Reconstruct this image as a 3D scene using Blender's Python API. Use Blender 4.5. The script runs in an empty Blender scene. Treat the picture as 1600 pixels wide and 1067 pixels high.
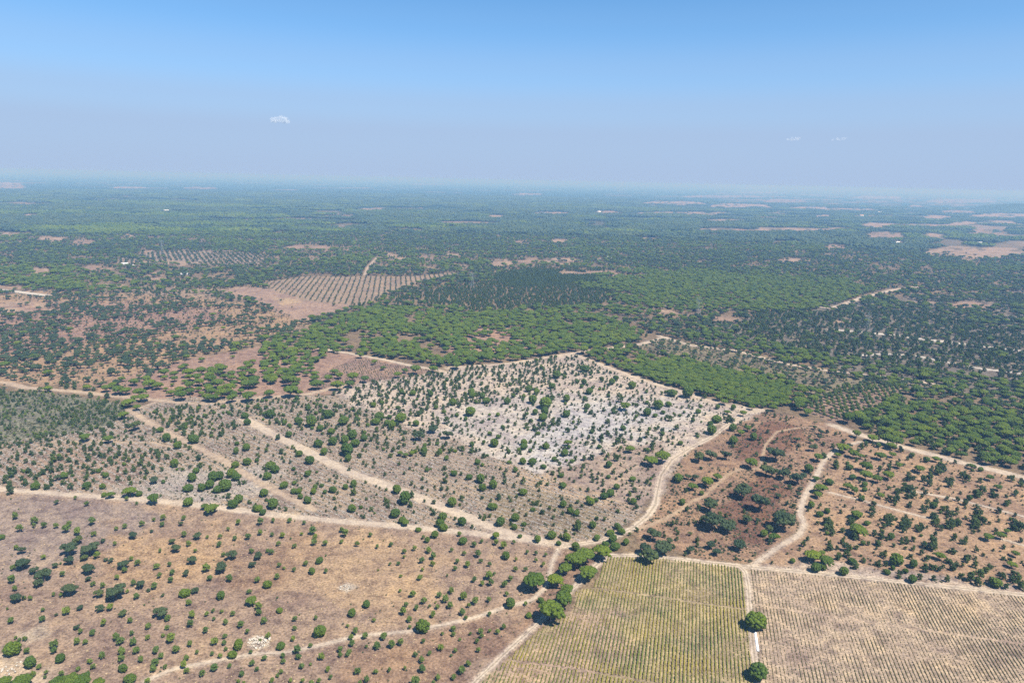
import bpy, math, random
import numpy as np
from mathutils import Vector, Matrix

S = bpy.context.scene
COL = S.collection
R = math.radians
rng = np.random.default_rng(7)
random.seed(7)

# ------------------------------------------------------------------ camera
CAM_H = 220.0
FPX = 1067.0                      # focal length in pixels of the 1600 px wide photograph
PITCH = math.atan((533.5 - 281.5) / FPX)
ROLL = math.atan(35 / 1600)
_f = Vector((0, math.cos(PITCH), -math.sin(PITCH)))
_r0 = Vector((1, 0, 0))
_u0 = _r0.cross(_f)
_R = _r0 * math.cos(ROLL) + _u0 * math.sin(ROLL)
_U = -_r0 * math.sin(ROLL) + _u0 * math.cos(ROLL)
cam_d = bpy.data.cameras.new('camera')
cam = bpy.data.objects.new('camera', cam_d)
COL.objects.link(cam)
cam_d.sensor_fit = 'HORIZONTAL'
cam_d.sensor_width = 36.0
cam_d.lens = 36.0 * FPX / 1600.0
cam_d.clip_start = 1.0
cam_d.clip_end = 150000.0
_m = Matrix((_R, _U, -_f)).transposed().to_4x4()
_m.translation = (0, 0, CAM_H)
cam.matrix_world = _m
S.camera = cam

# ------------------------------------------------------------------ sky, sun, exposure
SUN_EL, SUN_AZ = 58.0, 134.0      # azimuth clockwise from +Y
world = bpy.data.worlds.new('World')
S.world = world
world.use_nodes = True
wn = world.node_tree
sky = wn.nodes.new('ShaderNodeTexSky')
sky.sky_type = 'NISHITA'
sky.sun_disc = False
sky.sun_elevation = R(SUN_EL)
sky.sun_rotation = R(SUN_AZ)
sky.altitude = 200.0
sky.air_density = 0.75
sky.dust_density = 0.0
sky.ozone_density = 10.0
bg = wn.nodes['Background']
stint = wn.nodes.new('ShaderNodeMix'); stint.data_type = 'RGBA'; stint.blend_type = 'MULTIPLY'
stint.inputs[0].default_value = 1.0
stint.inputs[7].default_value = (0.86, 1.16, 1.08, 1)
wn.links.new(sky.outputs[0], stint.inputs[6])
wn.links.new(stint.outputs[2], bg.inputs[0])
bg.inputs[1].default_value = 0.086
# the dusty lower air all round the horizon
bg2 = wn.nodes.new('ShaderNodeBackground')
bg2.inputs[0].default_value = (0.212, 0.276, 0.394, 1)
bg2.inputs[1].default_value = 1.0
wtc = wn.nodes.new('ShaderNodeTexCoord')
wsep = wn.nodes.new('ShaderNodeSeparateXYZ')
wn.links.new(wtc.outputs['Generated'], wsep.inputs[0])
wr = wn.nodes.new('ShaderNodeValToRGB')
wr.color_ramp.interpolation = 'EASE'
_e = wr.color_ramp.elements
_e[0].position, _e[0].color = 0.0, (.98, .98, .98, 1)
_e[1].position, _e[1].color = 0.42, (0, 0, 0, 1)
for _p, _v in ((.06, .94), (.095, .80), (.14, .50), (.20, .20), (.25, .08)):
    _k = _e.new(_p); _k.color = (_v, _v, _v, 1)
wn.links.new(wsep.outputs[2], wr.inputs[0])
wmx = wn.nodes.new('ShaderNodeMixShader')
wn.links.new(wr.outputs[0], wmx.inputs[0])
wn.links.new(bg.outputs[0], wmx.inputs[1])
wn.links.new(bg2.outputs[0], wmx.inputs[2])
wn.links.new(wmx.outputs[0], wn.nodes['World Output'].inputs['Surface'])
sun_d = bpy.data.lights.new('sun', 'SUN')
sun_d.energy = 4.8
sun_d.angle = R(0.53)
sun_d.color = (1.0, 0.955, 0.885)
sun = bpy.data.objects.new('sun', sun_d)
COL.objects.link(sun)
_sd = Vector((math.sin(R(SUN_AZ)) * math.cos(R(SUN_EL)), math.cos(R(SUN_AZ)) * math.cos(R(SUN_EL)), math.sin(R(SUN_EL))))
sun.rotation_euler = (-_sd).to_track_quat('-Z', 'Y').to_euler()
sun.location = (0, 0, 400)
S.view_settings.view_transform = 'Standard'
S.view_settings.look = 'None'
S.view_settings.gamma = 1.0
S.view_settings.use_curve_mapping = False
S.view_settings.exposure = 0.95
S.cycles.max_bounces = 4
S.cycles.diffuse_bounces = 2
S.cycles.volume_bounces = 1
S.cycles.transparent_max_bounces = 8
S.cycles.use_denoising = False

# ------------------------------------------------------------------ helpers
def ray(px, py):
    d = _f + _R * ((px - 800.0) / FPX) + _U * ((533.5 - py) / FPX)
    return d

def at(px, py, z=0.0):
    d = ray(px, py)
    t = (z - CAM_H) / min(d.z, -1e-4)
    return np.array((d.x * t, d.y * t))

def ats(pts, z=0.0):
    return np.array([at(p[0], p[1], z) for p in pts])

_Rn, _Un, _fn = (np.array(v) for v in (_R, _U, _f))
def project(xy, z=0.0):
    P = np.column_stack([xy, np.full(len(xy), z - CAM_H)])
    d = P @ _fn
    d = np.where(d > 1, d, np.nan)
    return 800 + FPX * (P @ _Rn) / d, 533.5 - FPX * (P @ _Un) / d, d

def lin(*c):
    c = np.array(c, float) / 255
    return np.where(c <= .04045, c / 12.92, ((c + .055) / 1.055) ** 2.4)

def inside(P, poly):
    x, y = P[:, 0], P[:, 1]
    r = np.zeros(len(P), bool)
    n = len(poly)
    for i in range(n):
        x0, y0 = poly[i]; x1, y1 = poly[(i + 1) % n]
        c = (y0 > y) != (y1 > y)
        if y1 != y0:
            r ^= c & (x < (x1 - x0) * (y - y0) / (y1 - y0) + x0)
    return r

def segdist(P, pts, closed=False):
    d = np.full(len(P), 1e12)
    n = len(pts)
    for i in range(n if closed else n - 1):
        a, b = pts[i], pts[(i + 1) % n]
        ab = b - a
        t = np.clip(((P - a) @ ab) / max(ab @ ab, 1e-9), 0, 1)
        q = P - a - t[:, None] * ab
        d = np.minimum(d, (q * q).sum(1))
    return np.sqrt(d)

def near_box(P, pts, pad):
    lo, hi = pts.min(0) - pad, pts.max(0) + pad
    return (P[:, 0] > lo[0]) & (P[:, 0] < hi[0]) & (P[:, 1] > lo[1]) & (P[:, 1] < hi[1])

_tab = rng.random((256, 256))
def vnoise(P, scale):
    """smooth value noise, 0..1, features about `scale` metres"""
    q = P / scale + 1000.0
    i = np.floor(q).astype(int)
    f = q - i
    f = f * f * (3 - 2 * f)
    g = lambda a, b: _tab[(i[:, 0] + a) & 255, (i[:, 1] + b) & 255]
    return ((g(0, 0) * (1 - f[:, 0]) + g(1, 0) * f[:, 0]) * (1 - f[:, 1])
            + (g(0, 1) * (1 - f[:, 0]) + g(1, 1) * f[:, 0]) * f[:, 1])

def fnoise(P, scale):
    return (vnoise(P, scale) + .5 * vnoise(P + 37.7, scale * .47) + .25 * vnoise(P - 91.3, scale * .21)) / 1.75

def mesh_np(name, v, f, mats=(), mi=None, smooth=False):
    """v (N,3); f list of equal-length index rows (array) or list of arrays"""
    me = bpy.data.meshes.new(name)
    fs = [np.asarray(a, np.int32) for a in (f if isinstance(f, list) else [f]) if len(a)]
    v = np.asarray(v, np.float32)
    me.vertices.add(len(v)); me.vertices.foreach_set('co', v.ravel())
    loops = np.concatenate([a.ravel() for a in fs])
    sizes = np.concatenate([np.full(len(a), a.shape[1], np.int32) for a in fs])
    starts = np.concatenate([[0], np.cumsum(sizes)[:-1]]).astype(np.int32)
    me.loops.add(len(loops)); me.loops.foreach_set('vertex_index', loops)
    me.polygons.add(len(sizes)); me.polygons.foreach_set('loop_start', starts)
    me.polygons.foreach_set('loop_total', sizes)
    for m in mats: me.materials.append(m)
    if mi is not None: me.polygons.foreach_set('material_index', np.asarray(mi, np.int32))
    if smooth: me.polygons.foreach_set('use_smooth', np.ones(len(sizes), bool))
    me.update(calc_edges=True)
    me.validate()
    return me

def obj(name, me, parent=None, label=None, cat=None, group=None, kind=None):
    o = bpy.data.objects.new(name, me)
    COL.objects.link(o)
    if parent is not None: o.parent = parent
    tag(o, label, cat, group, kind)
    return o

def tag(o, label=None, cat=None, group=None, kind=None):
    if label: o['label'] = label
    if cat: o['category'] = cat
    if group: o['group'] = group
    if kind: o['kind'] = kind
    return o

def attr_color(me, name, cols):
    a = me.attributes.new(name, 'FLOAT_COLOR', 'POINT')
    c = np.ones((len(cols), 4), np.float32); c[:, :3] = cols
    a.data.foreach_set('color', c.ravel())

# ------------------------------------------------------------------ materials
def newmat(name, rough=.9, spec=.1):
    m = bpy.data.materials.new(name); m.use_nodes = True
    b = m.node_tree.nodes['Principled BSDF']
    b.inputs['Roughness'].default_value = rough
    b.inputs['Specular IOR Level'].default_value = spec
    return m, m.node_tree, b

def nd(nt, t, **kw):
    n = nt.nodes.new(t)
    for k, v in kw.items(): setattr(n, k, v)
    return n

def noise(nt, vec, scale, detail=4, rough=.6):
    n = nd(nt, 'ShaderNodeTexNoise')
    n.inputs['Scale'].default_value = scale
    n.inputs['Detail'].default_value = detail
    n.inputs['Roughness'].default_value = rough
    nt.links.new(vec, n.inputs['Vector'])
    return n.outputs[0]

def ramp(nt, fac, stops):
    n = nd(nt, 'ShaderNodeValToRGB')
    e = n.color_ramp.elements
    e[0].position, e[0].color = stops[0][0], (*stops[0][1], 1)
    e[1].position, e[1].color = stops[-1][0], (*stops[-1][1], 1)
    for p, c in stops[1:-1]:
        k = e.new(p); k.color = (*c, 1)
    nt.links.new(fac, n.inputs[0])
    return n.outputs[0]

def mix(nt, fac, a, b, mode='MIX'):
    n = nd(nt, 'ShaderNodeMix', data_type='RGBA', blend_type=mode)
    if isinstance(fac, (int, float)): n.inputs[0].default_value = fac
    else: nt.links.new(fac, n.inputs[0])
    for s, x in ((n.inputs[6], a), (n.inputs[7], b)):
        if isinstance(x, tuple): s.default_value = (*x, 1)
        else: nt.links.new(x, s)
    return n.outputs[2]

def maprange(nt, v, a, b, c=0., d=1.):
    n = nd(nt, 'ShaderNodeMapRange')
    n.inputs[1].default_value, n.inputs[2].default_value = a, b
    n.inputs[3].default_value, n.inputs[4].default_value = c, d
    nt.links.new(v, n.inputs[0])
    return n.outputs[0]

g3 = lambda v: (v, v, v)

def soil_material(name, strength=1.0):
    """colour comes from the 'soil' attribute; noise gives dry grass, litter and bare patches"""
    m, nt, b = newmat(name, .95, .05)
    at_ = nd(nt, 'ShaderNodeAttribute', attribute_name='soil')
    geo = nd(nt, 'ShaderNodeNewGeometry')
    P = geo.outputs['Position']
    c = at_.outputs['Color']
    k = strength
    n1 = noise(nt, P, 1 / 34, 6, .62)
    n2 = noise(nt, P, 1 / 6.0, 6, .68)
    n3 = noise(nt, P, 1 / 1.3, 4, .7)
    c = mix(nt, 1.0, c, ramp(nt, n1, [(.34, (1 - .24 * k, 1 - .27 * k, 1 - .22 * k)), (.5, g3(1.)), (.66, (1 + .16 * k, 1 + .13 * k, 1 + .03 * k))]), 'MULTIPLY')
    c = mix(nt, 1.0, c, ramp(nt, n2, [(.36, (1 - .40 * k, 1 - .42 * k, 1 - .38 * k)), (.5, g3(1.)), (.64, (1 + .26 * k, 1 + .25 * k, 1 + .20 * k))]), 'MULTIPLY')
    c = mix(nt, 1.0, c, ramp(nt, n3, [(.36, g3(1 - .46 * k)), (.5, g3(1.)), (.64, g3(1 + .34 * k))]), 'MULTIPLY')
    nt.links.new(c, b.inputs['Base Color'])
    return m

def foliage_material(name, dark, mid, light, hue=.5, scale=3.0):
    m, nt, b = newmat(name, .75, .12)
    oi = nd(nt, 'ShaderNodeObjectInfo')
    tc = nd(nt, 'ShaderNodeTexCoord')
    n = noise(nt, tc.outputs['Object'], scale * 3, 4, .7)
    c = ramp(nt, n, [(.28, dark), (.5, mid), (.74, light)])
    rv = ramp(nt, oi.outputs['Random'], [(0., (.62, .74, .85)), (.3, (.85, .92, 1.)), (.6, (1., 1., 1.)), (.85, (1.12, 1.12, .95)), (1., (1.32, 1.22, .9))])
    c = mix(nt, 1.0, c, rv, 'MULTIPLY')
    nt.links.new(c, b.inputs['Base Color'])
    return m

def plain_material(name, col, var=.25, scale=1.0, rough=.85, spec=.1):
    m, nt, b = newmat(name, rough, spec)
    geo = nd(nt, 'ShaderNodeNewGeometry')
    n = noise(nt, geo.outputs['Position'], scale, 5, .65)
    c = mix(nt, 1.0, tuple(col), ramp(nt, n, [(.3, g3(1 - var)), (.7, g3(1 + var))]), 'MULTIPLY')
    nt.links.new(c, b.inputs['Base Color'])
    return m

KS = .40        # soil albedo against the picture's linear value
def soil(r, g, b): return lin(r, g, b) * KS

M_ground = soil_material('ground_soil')
M_track = soil_material('track_sand', .55)
M_umb = foliage_material('stone_pine_needles', (.032, .051, .0075), (.073, .105, .012), (.126, .161, .024))
M_round = foliage_material('bushy_pine_needles', (.026, .046, .008), (.057, .089, .013), (.102, .138, .024))
M_young = foliage_material('young_pine_needles', (.055, .080, .018), (.100, .138, .030), (.150, .190, .050))
M_scrub = foliage_material('scraggy_pine_needles', (.030, .050, .015), (.060, .088, .023), (.098, .132, .039))
M_oak = foliage_material('oak_leaves', (.024, .037, .016), (.046, .065, .027), (.076, .098, .042))
M_euc = foliage_material('plantation_leaves', (.026, .044, .024), (.046, .072, .036), (.072, .104, .054))
M_olive = foliage_material('grove_leaves', (.055, .075, .022), (.095, .125, .035), (.135, .165, .055))
M_heath = foliage_material('heath_leaves', (.035, .042, .022), (.072, .078, .042), (.125, .118, .072))
M_bark = plain_material('pine_bark', (.17, .12, .09), .3, 2.0)
M_obark = plain_material('oak_bark', (.11, .085, .07), .3, 2.0)

# ------------------------------------------------------------------ tracks (pixel polylines of the photograph, dropped on the ground)
SAND, PALE, TANC, ORNG = soil(238, 216, 190), soil(246, 234, 216), soil(222, 196, 168), soil(212, 182, 150)
TRACKS = [  # name, points, width m, colour, ruts
 ('firebreak_track', [(-60,757),(20,766),(130,774),(190,778),(240,782),(320,790),(420,803),(520,813),(640,823),(740,833),(830,843),(892,852)], 6.5, SAND, 0),
 ('firebreak_track', [(383,654),(420,675),(480,705),(540,735),(600,757),(680,787),(740,812),(800,836),(850,846)], 9.5, SAND, 0),
 ('firebreak_track', [(200,640),(245,667),(300,695),(350,720),(400,751),(440,772),(487,795)], 6.0, TANC, 0),
 ('sandy_track', [(880,853),(930,846),(965,836),(990,824),(1012,806),(1024,788),(1028,765),(1033,742),(1050,718),(1078,700),(1110,684),(1140,662),(1165,646),(1200,640)], 5.0, SAND, 1),
 ('orange_track', [(1000,826),(1040,810),(1062,797),(1077,785),(1100,775),(1120,757),(1135,742),(1155,733),(1187,732)], 2.8, ORNG, 0),
 ('orange_track', [(1187,732),(1196,695),(1215,674),(1250,668),(1290,667)], 2.0, ORNG, 0),
 ('sandy_track', [(1175,884),(1213,856),(1248,836),(1257,820),(1250,802),(1255,780),(1273,748),(1288,718),(1310,700),(1345,690)], 3.8, SAND, 0),
 ('white_firebreak', [(1300,664),(1340,678),(1380,690),(1440,706),(1500,722),(1560,736),(1660,762)], 10.0, SAND, 0),
 ('vineyard_track', [(905,905),(925,888),(950,868),(1000,867),(1060,873),(1110,879),(1165,885),(1300,897),(1450,913),(1680,937)], 4.2, SAND, 1),
 ('vineyard_track', [(1155,884),(1165,893),(1169,915),(1171,945),(1176,1000),(1183,1060),(1188,1120)], 3.0, SAND, 1),
 ('narrow_path', [(200,1090),(230,1062),(270,1045),(320,1035),(400,1021),(450,1019),(520,1003),(560,993),(650,985),(740,965),(800,945),(830,938),(850,920),(858,903),(862,880),(872,858)], 2.3, SAND, 0),
 ('boundary_track', [(700,1110),(745,1062),(800,1010),(838,976),(868,945),(900,915),(925,888)], 3.0, SAND, 1),
 ('old_track', [(-40,596),(10,598),(40,606),(120,612),(165,617),(250,626),(310,632),(400,622),(480,616),(540,602)], 8.0, TANC, 0),
 ('sandy_track', [(186,650),(207,641),(245,628)], 4.5, TANC, 0),
 ('sandy_track', [(500,545),(545,552),(600,562),(640,571),(690,579)], 7.0, SAND, 0),
 ('sandy_margin', [(700,575),(800,568),(870,556),(895,552),(940,546),(1000,538),(1040,527)], 9.0, SAND, 0),
 ('sandy_margin', [(895,553),(940,570),(1000,593),(1060,611),(1110,627),(1160,640),(1195,641)], 9.0, SAND, 0),
 ('narrow_path', [(1295,769),(1340,780),(1417,801),(1460,812)], 2.5, SAND, 0),
 ('narrow_path', [(1430,768),(1500,781),(1600,807),(1660,822)], 3.0, SAND, 0),
 ('narrow_path', [(1550,838),(1600,852),(1660,866)], 2.4, SAND, 0),
 ('narrow_path', [(85,690),(150,690),(240,692),(272,700)], 2.0, TANC, 0),
 ('firebreak_track', [(1300,515),(1345,519),(1400,524),(1450,531),(1520,539),(1600,549),(1700,562)], 13.0, PALE, 0),
 ('firebreak_track', [(1330,556),(1380,553),(1430,556),(1490,568),(1540,577),(1600,584)], 8.0, PALE, 0),
 ('firebreak_track', [(1240,477),(1300,482),(1345,466),(1395,453),(1450,446),(1480,440)], 12.0, SAND, 0),
 ('firebreak_track', [(1030,525),(1080,540),(1150,548),(1230,569),(1300,580),(1400,590),(1460,600)], 8.0, SAND, 0),
 ('firebreak_track', [(570,430),(575,418),(590,402)], 9.0, TANC, 0),
 ('firebreak_track', [(-30,450),(20,455),(75,462)], 14.0, PALE, 0),
]
TR = [dict(name=t[0], p=ats(t[1]), w=t[2], c=t[3], ruts=t[4]) for t in TRACKS]

# ------------------------------------------------------------------ soil zones
def Z(name, col, pts, soft=4.0): return dict(name=name, c=col, p=ats(pts), soft=soft)
FOREST = soil(158, 136, 110)
SLOPE = [(-90,760),(20,767),(190,779),(420,804),(640,824),(880,853),(905,880),(830,975),(690,1130),(-90,1130)]
WINDROW = [(-90,762),(-90,704),(160,668),(210,640),(260,622),(480,617),(540,620),(600,650),(700,690),(860,746),(1005,800),(960,836),(880,852),(640,823),(420,803),(190,778)]
SANDY = [(515,612),(560,600),(690,580),(800,568),(895,553),(940,570),(1000,592),(1100,622),(1195,641),(1130,668),(1060,715),(1026,770),(1005,800),(860,748),(700,692),(600,652),(540,624)]
WHITE = [(690,640),(760,622),(880,610),(1000,612),(1130,642),(1060,668),(980,700),(880,742),(820,728),(740,705),(690,670)]
BURN = [(1195,642),(1300,662),(1345,690),(1292,720),(1255,785),(1245,830),(1190,880),(1100,872),(1000,850),(990,830),(1030,790),(1060,720),(1130,670)]
RIGHT = [(1345,690),(1420,704),(1600,748),(1720,780),(1720,948),(1600,929),(1180,883),(1250,834),(1260,785),(1297,720)]
VINE_L = [(948,869),(1040,872),(1150,885),(1163,897),(1168,940),(1174,1000),(1182,1060),(1188,1120),(700,1120),(750,1067),(800,1022),(845,980),(882,962),(897,950),(900,922),(925,917),(935,900)]
VINE_R = [(1173,889),(1300,900),(1450,916),(1720,944),(1760,1120),(1196,1120),(1186,1040),(1180,1000),(1175,940)]
SCRUBH = [(-90,612),(60,612),(190,628),(205,645),(165,668),(0,702),(-90,706)]
GLADE = [(150,608),(230,575),(300,560),(420,540),(520,545),(680,580),(560,600),(520,616),(310,632),(250,626),(160,616)]
SMALLF = [(490,602),(520,575),(560,560),(680,580),(560,600),(520,614)]
OAKS = [(-90,470),(60,455),(300,462),(420,480),(480,505),(430,530),(300,560),(200,605),(-90,600)]
PINKF = [(340,455),(380,448),(425,452),(480,470),(560,475),(480,503),(440,492),(400,472)]
PLANTF = [(410,442),(470,432),(640,432),(740,423),(650,445),(600,462),(560,478),(480,470),(430,455)]
GROVE = [(1255,640),(1310,605),(1420,600),(1400,625),(1340,655),(1300,662)]
SCRUBM = [(985,540),(1040,528),(1150,548),(1260,575),(1420,600),(1300,625),(1235,600),(1050,555)]
HEATHL = [(180,400),(330,388),(420,400),(400,425),(300,415),(190,412)]
def Q(x0, x1, y0, y1):
    m = (y1 - y0) * .5
    return [(x0, y0 + m), (x0 + (x1 - x0) * .25, y0), (x1 - (x1 - x0) * .15, y0 + m * .3), (x1, y1 - m * .4), (x0 + (x1 - x0) * .6, y1), (x0 + (x1 - x0) * .1, y1 - m * .2)]
TAN, ORT, PAL = soil(205, 175, 145), soil(205, 165, 135), soil(222, 205, 190)
CLEAR = [Q(*q[:4]) for q in (
 (-20,50,446,458),(-10,85,470,492),(45,85,418,432),(128,180,415,424),(150,195,443,450),(255,300,408,416),(230,260,424,440),
 (588,622,395,404),(610,640,402,410),(655,682,399,406),(690,720,396,402),(762,802,404,416),(800,852,401,416),(848,918,403,414),(872,925,421,431),(895,975,423,431),
 (936,955,474,482),(1026,1062,484,492),(1115,1160,493,502),(1148,1158,500,512),(1440,1620,385,404),(1345,1418,362,376),(1388,1420,378,384),(1438,1480,364,375),
 (1515,1575,356,368),(1282,1372,325,330),(1272,1302,335,341),(1465,1530,328,335),(1435,1492,336,344),(1520,1620,333,342),(1440,1560,311,317),(1000,1108,314,321),
 (1105,1205,318,325),(1190,1262,311,317),(1330,1412,306,311),(828,895,331,336),(925,968,329,336),(985,1160,331,336),(1340,1400,348,356),(1420,1500,350,356),(1480,1600,346,352),
 (1200,1305,357,364),(1140,1180,358,365),(1085,1125,357,363),(1180,1205,356,364),(1285,1325,382,392),(930,945,404,408),
 (172,232,291.5,294.5),(285,340,292,295.5),(-20,40,284,296),(553,602,326,330),(570,675,324.5,328),(715,790,347,352),(755,800,336,342),(680,760,346,351),
 (30,60,334,341),(85,110,334,338),(500,560,336,341),(0,32,363,370),(60,105,370,379),(110,150,374,384),(190,215,366,374),(220,240,388,396),(440,560,383,392),
 (1215,1270,403,412),(1300,1330,500,505),(1480,1560,470,482),(1400,1470,470,476),(1500,1530,400,410),(1060,1200,305,309),(1230,1300,323,328),(800,850,302,305),(640,700,287,289),
 (-20,105,266,269.5),(1100,1180,343,346),(1420,1440,320,324),(1000,1030,371,376),(860,890,374,380),(800,830,376,384),(1430,1470,300,302),(1150,1230,300,302))]
CLEAR_W = [ats(c) for c in CLEAR]
VFOLD = [(870,940),(905,890),(935,868),(885,860),(850,900),(800,990)]

ZONES = [
 Z('forest_floor_right', soil(150, 138, 122), [(1050,520),(1300,470),(1720,450),(1720,640),(1400,600),(1260,560)], 20),
 Z('oaks', soil(196, 163, 130), OAKS, 14),
 Z('oaks_pink', soil(188, 152, 132), [(-90,480),(120,470),(330,480),(360,500),(200,530),(-90,560)], 30),
 Z('glade', soil(190, 156, 134), GLADE, 6),
 Z('small_field', soil(178, 148, 130), SMALLF, 4),
 Z('pink_field', soil(196, 164, 142), PINKF, 6),
 Z('pink_field_dry', soil(214, 182, 146), [(430,466),(470,466),(475,473),(440,476)], 10),
 Z('planted_field', soil(190, 164, 138), PLANTF, 6),
 Z('row_ground', soil(188, 166, 144), HEATHL, 30),
 Z('umbrella_gap', soil(196, 160, 135), [(680,520),(760,508),(830,520),(835,545),(760,560),(700,560)], 10),
 Z('scrub_soil', soil(160, 146, 118), SCRUBM, 8),
 Z('grove_soil', soil(178, 150, 128), GROVE, 4),
 Z('grey_scrub', soil(150, 146, 124), SCRUBH, 8),
 Z('windrow', soil(188, 165, 142), WINDROW, 3),
 Z('windrow_brown', soil(184, 156, 134), [(-40,740),(60,700),(200,700),(260,720),(170,760),(40,760)], 14),
 Z('windrow_pale', soil(206, 190, 174), [(200,755),(290,735),(420,720),(430,770),(340,790),(210,778)], 16),
 Z('windrow_olive', soil(170, 150, 122), [(780,760),(880,750),(960,800),(930,840),(850,835),(760,800)], 18),
 Z('sandy', soil(226, 206, 186), SANDY, 9),
 Z('sandy_white', soil(224, 210, 196), WHITE, 20),
 Z('sandy_white_core', soil(222, 214, 208), [(860,640),(960,625),(1060,645),(1000,675),(900,690),(850,720),(800,715),(830,670)], 22),
 Z('sandy_low', soil(196, 172, 152), [(850,745),(960,700),(1040,690),(1030,760),(1005,800)], 8),
 Z('sandy_bare', soil(206, 178, 148), [(780,722),(860,742),(1000,795),(960,800),(860,770),(780,735)], 4),
 Z('burn', soil(184, 150, 122), BURN, 4),
 Z('burn_red', soil(148, 112, 92), [(1120,800),(1150,762),(1200,742),(1240,760),(1225,800),(1190,850),(1140,850)], 8),
 Z('burn_red', soil(154, 116, 94), [(1150,680),(1200,655),(1260,668),(1240,700),(1200,722),(1150,716)], 7),
 Z('right_field', soil(198, 164, 132), RIGHT, 4),
 Z('right_pale', soil(210, 188, 168), [(1180,884),(1300,880),(1450,898),(1620,920),(1620,930),(1450,912),(1300,897)], 6),
 Z('slope', soil(188, 160, 136), SLOPE, 3),
 Z('slope_grey', soil(182, 160, 144), [(-40,780),(120,775),(250,800),(200,850),(60,900),(-40,880)], 16),
 Z('slope_tan', soil(204, 172, 138), [(430,840),(560,840),(700,870),(680,960),(520,960),(420,930)], 22),
 Z('slope_tan', soil(202, 168, 132), [(180,830),(330,830),(380,880),(250,900),(150,880)], 20),
 Z('slope_brown', soil(180, 148, 122), [(520,1020),(640,990),(760,970),(830,960),(700,1090),(500,1090)], 14),
 Z('slope_brown', soil(182, 150, 122), [(380,880),(470,830),(480,860),(430,930),(370,920)], 16),
 Z('slope_pale', soil(216, 192, 164), [(-40,1020),(20,1022),(60,1040),(100,1067),(80,1090),(-40,1090)], 8),
 Z('slope_pale', soil(208, 186, 160), [(25,985),(70,975),(85,990),(40,1010)], 5),
 Z('stony_spot', soil(224, 204, 178), [(388,1000),(402,992),(420,998),(422,1010),(402,1014),(388,1010)], 2),
 Z('stony_spot', soil(214, 194, 170), [(525,918),(540,910),(555,918),(540,926)], 2),
 Z('vine_left', soil(200, 178, 138), VINE_L, 1.5),
 Z('vine_left_dry', soil(200, 172, 146), [(780,1040),(880,965),(960,960),(1000,1010),(930,1067),(780,1100)], 14),
 Z('vine_right', soil(214, 188, 160), VINE_R, 1.5),
 Z('vine_right_pale', soil(214, 188, 160), [(1190,960),(1300,955),(1340,1000),(1300,1090),(1200,1090)], 14),
 Z('verge', soil(176, 144, 120), VFOLD, 3),
]
for c in CLEAR_W:
    d = float(np.linalg.norm(c.mean(0)))
    ZONES.append(dict(name='clearing', c=soil(204, 174, 146) if len(ZONES) % 3 else soil(194, 162, 138), p=c, soft=max(5, d * .004)))

# ------------------------------------------------------------------ ground sheet
def build_ground():
    ang = np.concatenate([np.linspace(-180, -60, 25)[:-1], np.linspace(-60, -42, 40)[:-1], np.linspace(-42, 42, 860), np.linspace(42, 60, 40)[1:], np.linspace(60, 180, 25)[1:-1]])
    dep = np.concatenate([np.linspace(46, 30, 250), np.linspace(30, 4, 360)[1:], np.geomspace(4, .2, 110)[1:]])
    rad = np.concatenate([[1, 20, 60, 120, 180], CAM_H / np.tan(np.radians(dep))])
    A, Rr = np.meshgrid(np.radians(ang), rad, indexing='ij')
    P = np.column_stack([(np.sin(A) * Rr).ravel(), (np.cos(A) * Rr).ravel()])
    na, nr = len(ang), len(rad)
    i, j = np.meshgrid(np.arange(na), np.arange(nr - 1), indexing='ij')
    i2 = (i + 1) % na
    F = np.column_stack([(i * nr + j).ravel(), (i * nr + j + 1).ravel(), (i2 * nr + j + 1).ravel(), (i2 * nr + j).ravel()])
    dist = np.linalg.norm(P, axis=1)
    # base: forest floor with large mottling, far forest darker
    n = fnoise(P, 160); n2 = fnoise(P + 500, 700)
    col = FOREST[None] * (.75 + .5 * n)[:, None]
    t2 = fnoise(P * np.array([.45, 1]), 160)
    rt = np.clip((P[:, 0] - .28 * P[:, 1]) / 300, 0, 1) * np.clip((P[:, 1] - 3200) / 300, 0, 1) * np.clip((t2 - .55) * 20, 0, 1)
    tanf = np.maximum(np.clip((n2 - .56) * 8, 0, 1) * np.clip((t2 - .5) * 12, 0, 1), rt)[:, None]
    col = col * (1 - .9 * tanf) + soil(190, 164, 138)[None] * .9 * tanf
    far = (np.clip((dist - 2600) / 2200, 0, 1) * (1 - .85 * tanf[:, 0]))[:, None]
    canopy = np.array((.026, .046, .024))[None] * (.7 + .6 * fnoise(P * np.array([.35, 1]), 420))[:, None]
    col = col * (1 - far) + canopy * far
    warp = np.column_stack([fnoise(P, 16) - .5, fnoise(P + 77, 16) - .5])
    for z in ZONES:
        s = z['soft']
        nb = near_box(P, z['p'], 3 * s + 12)
        if not nb.any(): continue
        Q_ = P[nb] + warp[nb] * min(2.6 * s, 60)
        ins = inside(Q_, z['p'])
        d = segdist(Q_, z['p'], True)
        sd = np.where(ins, d, -d)
        w = np.clip(sd / (1.2 * s) + .5, 0, 1)
        w = (w * w * (3 - 2 * w))[:, None]
        if z['name'] == 'clearing': w = w * np.clip((fnoise(P[nb], 34) - .31) * 6, 0, 1)[:, None]
        col[nb] = col[nb] * (1 - w) + z['c'][None] * w
    for t in TR:
        nb = near_box(P, t['p'], t['w'] + 6)
        d = segdist(P[nb], t['p'])
        w = np.clip(1 - (d - t['w'] * .4) / (1.2 + t['w'] * .22), 0, 1)[:, None] * .7
        col[nb] = col[nb] * (1 - w) + t['c'][None] * w
    me = mesh_np('ground', np.column_stack([P, np.zeros(len(P))]), F, [M_ground])
    attr_color(me, 'soil', col)
    return obj('ground', me, kind='structure')
build_ground()

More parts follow.
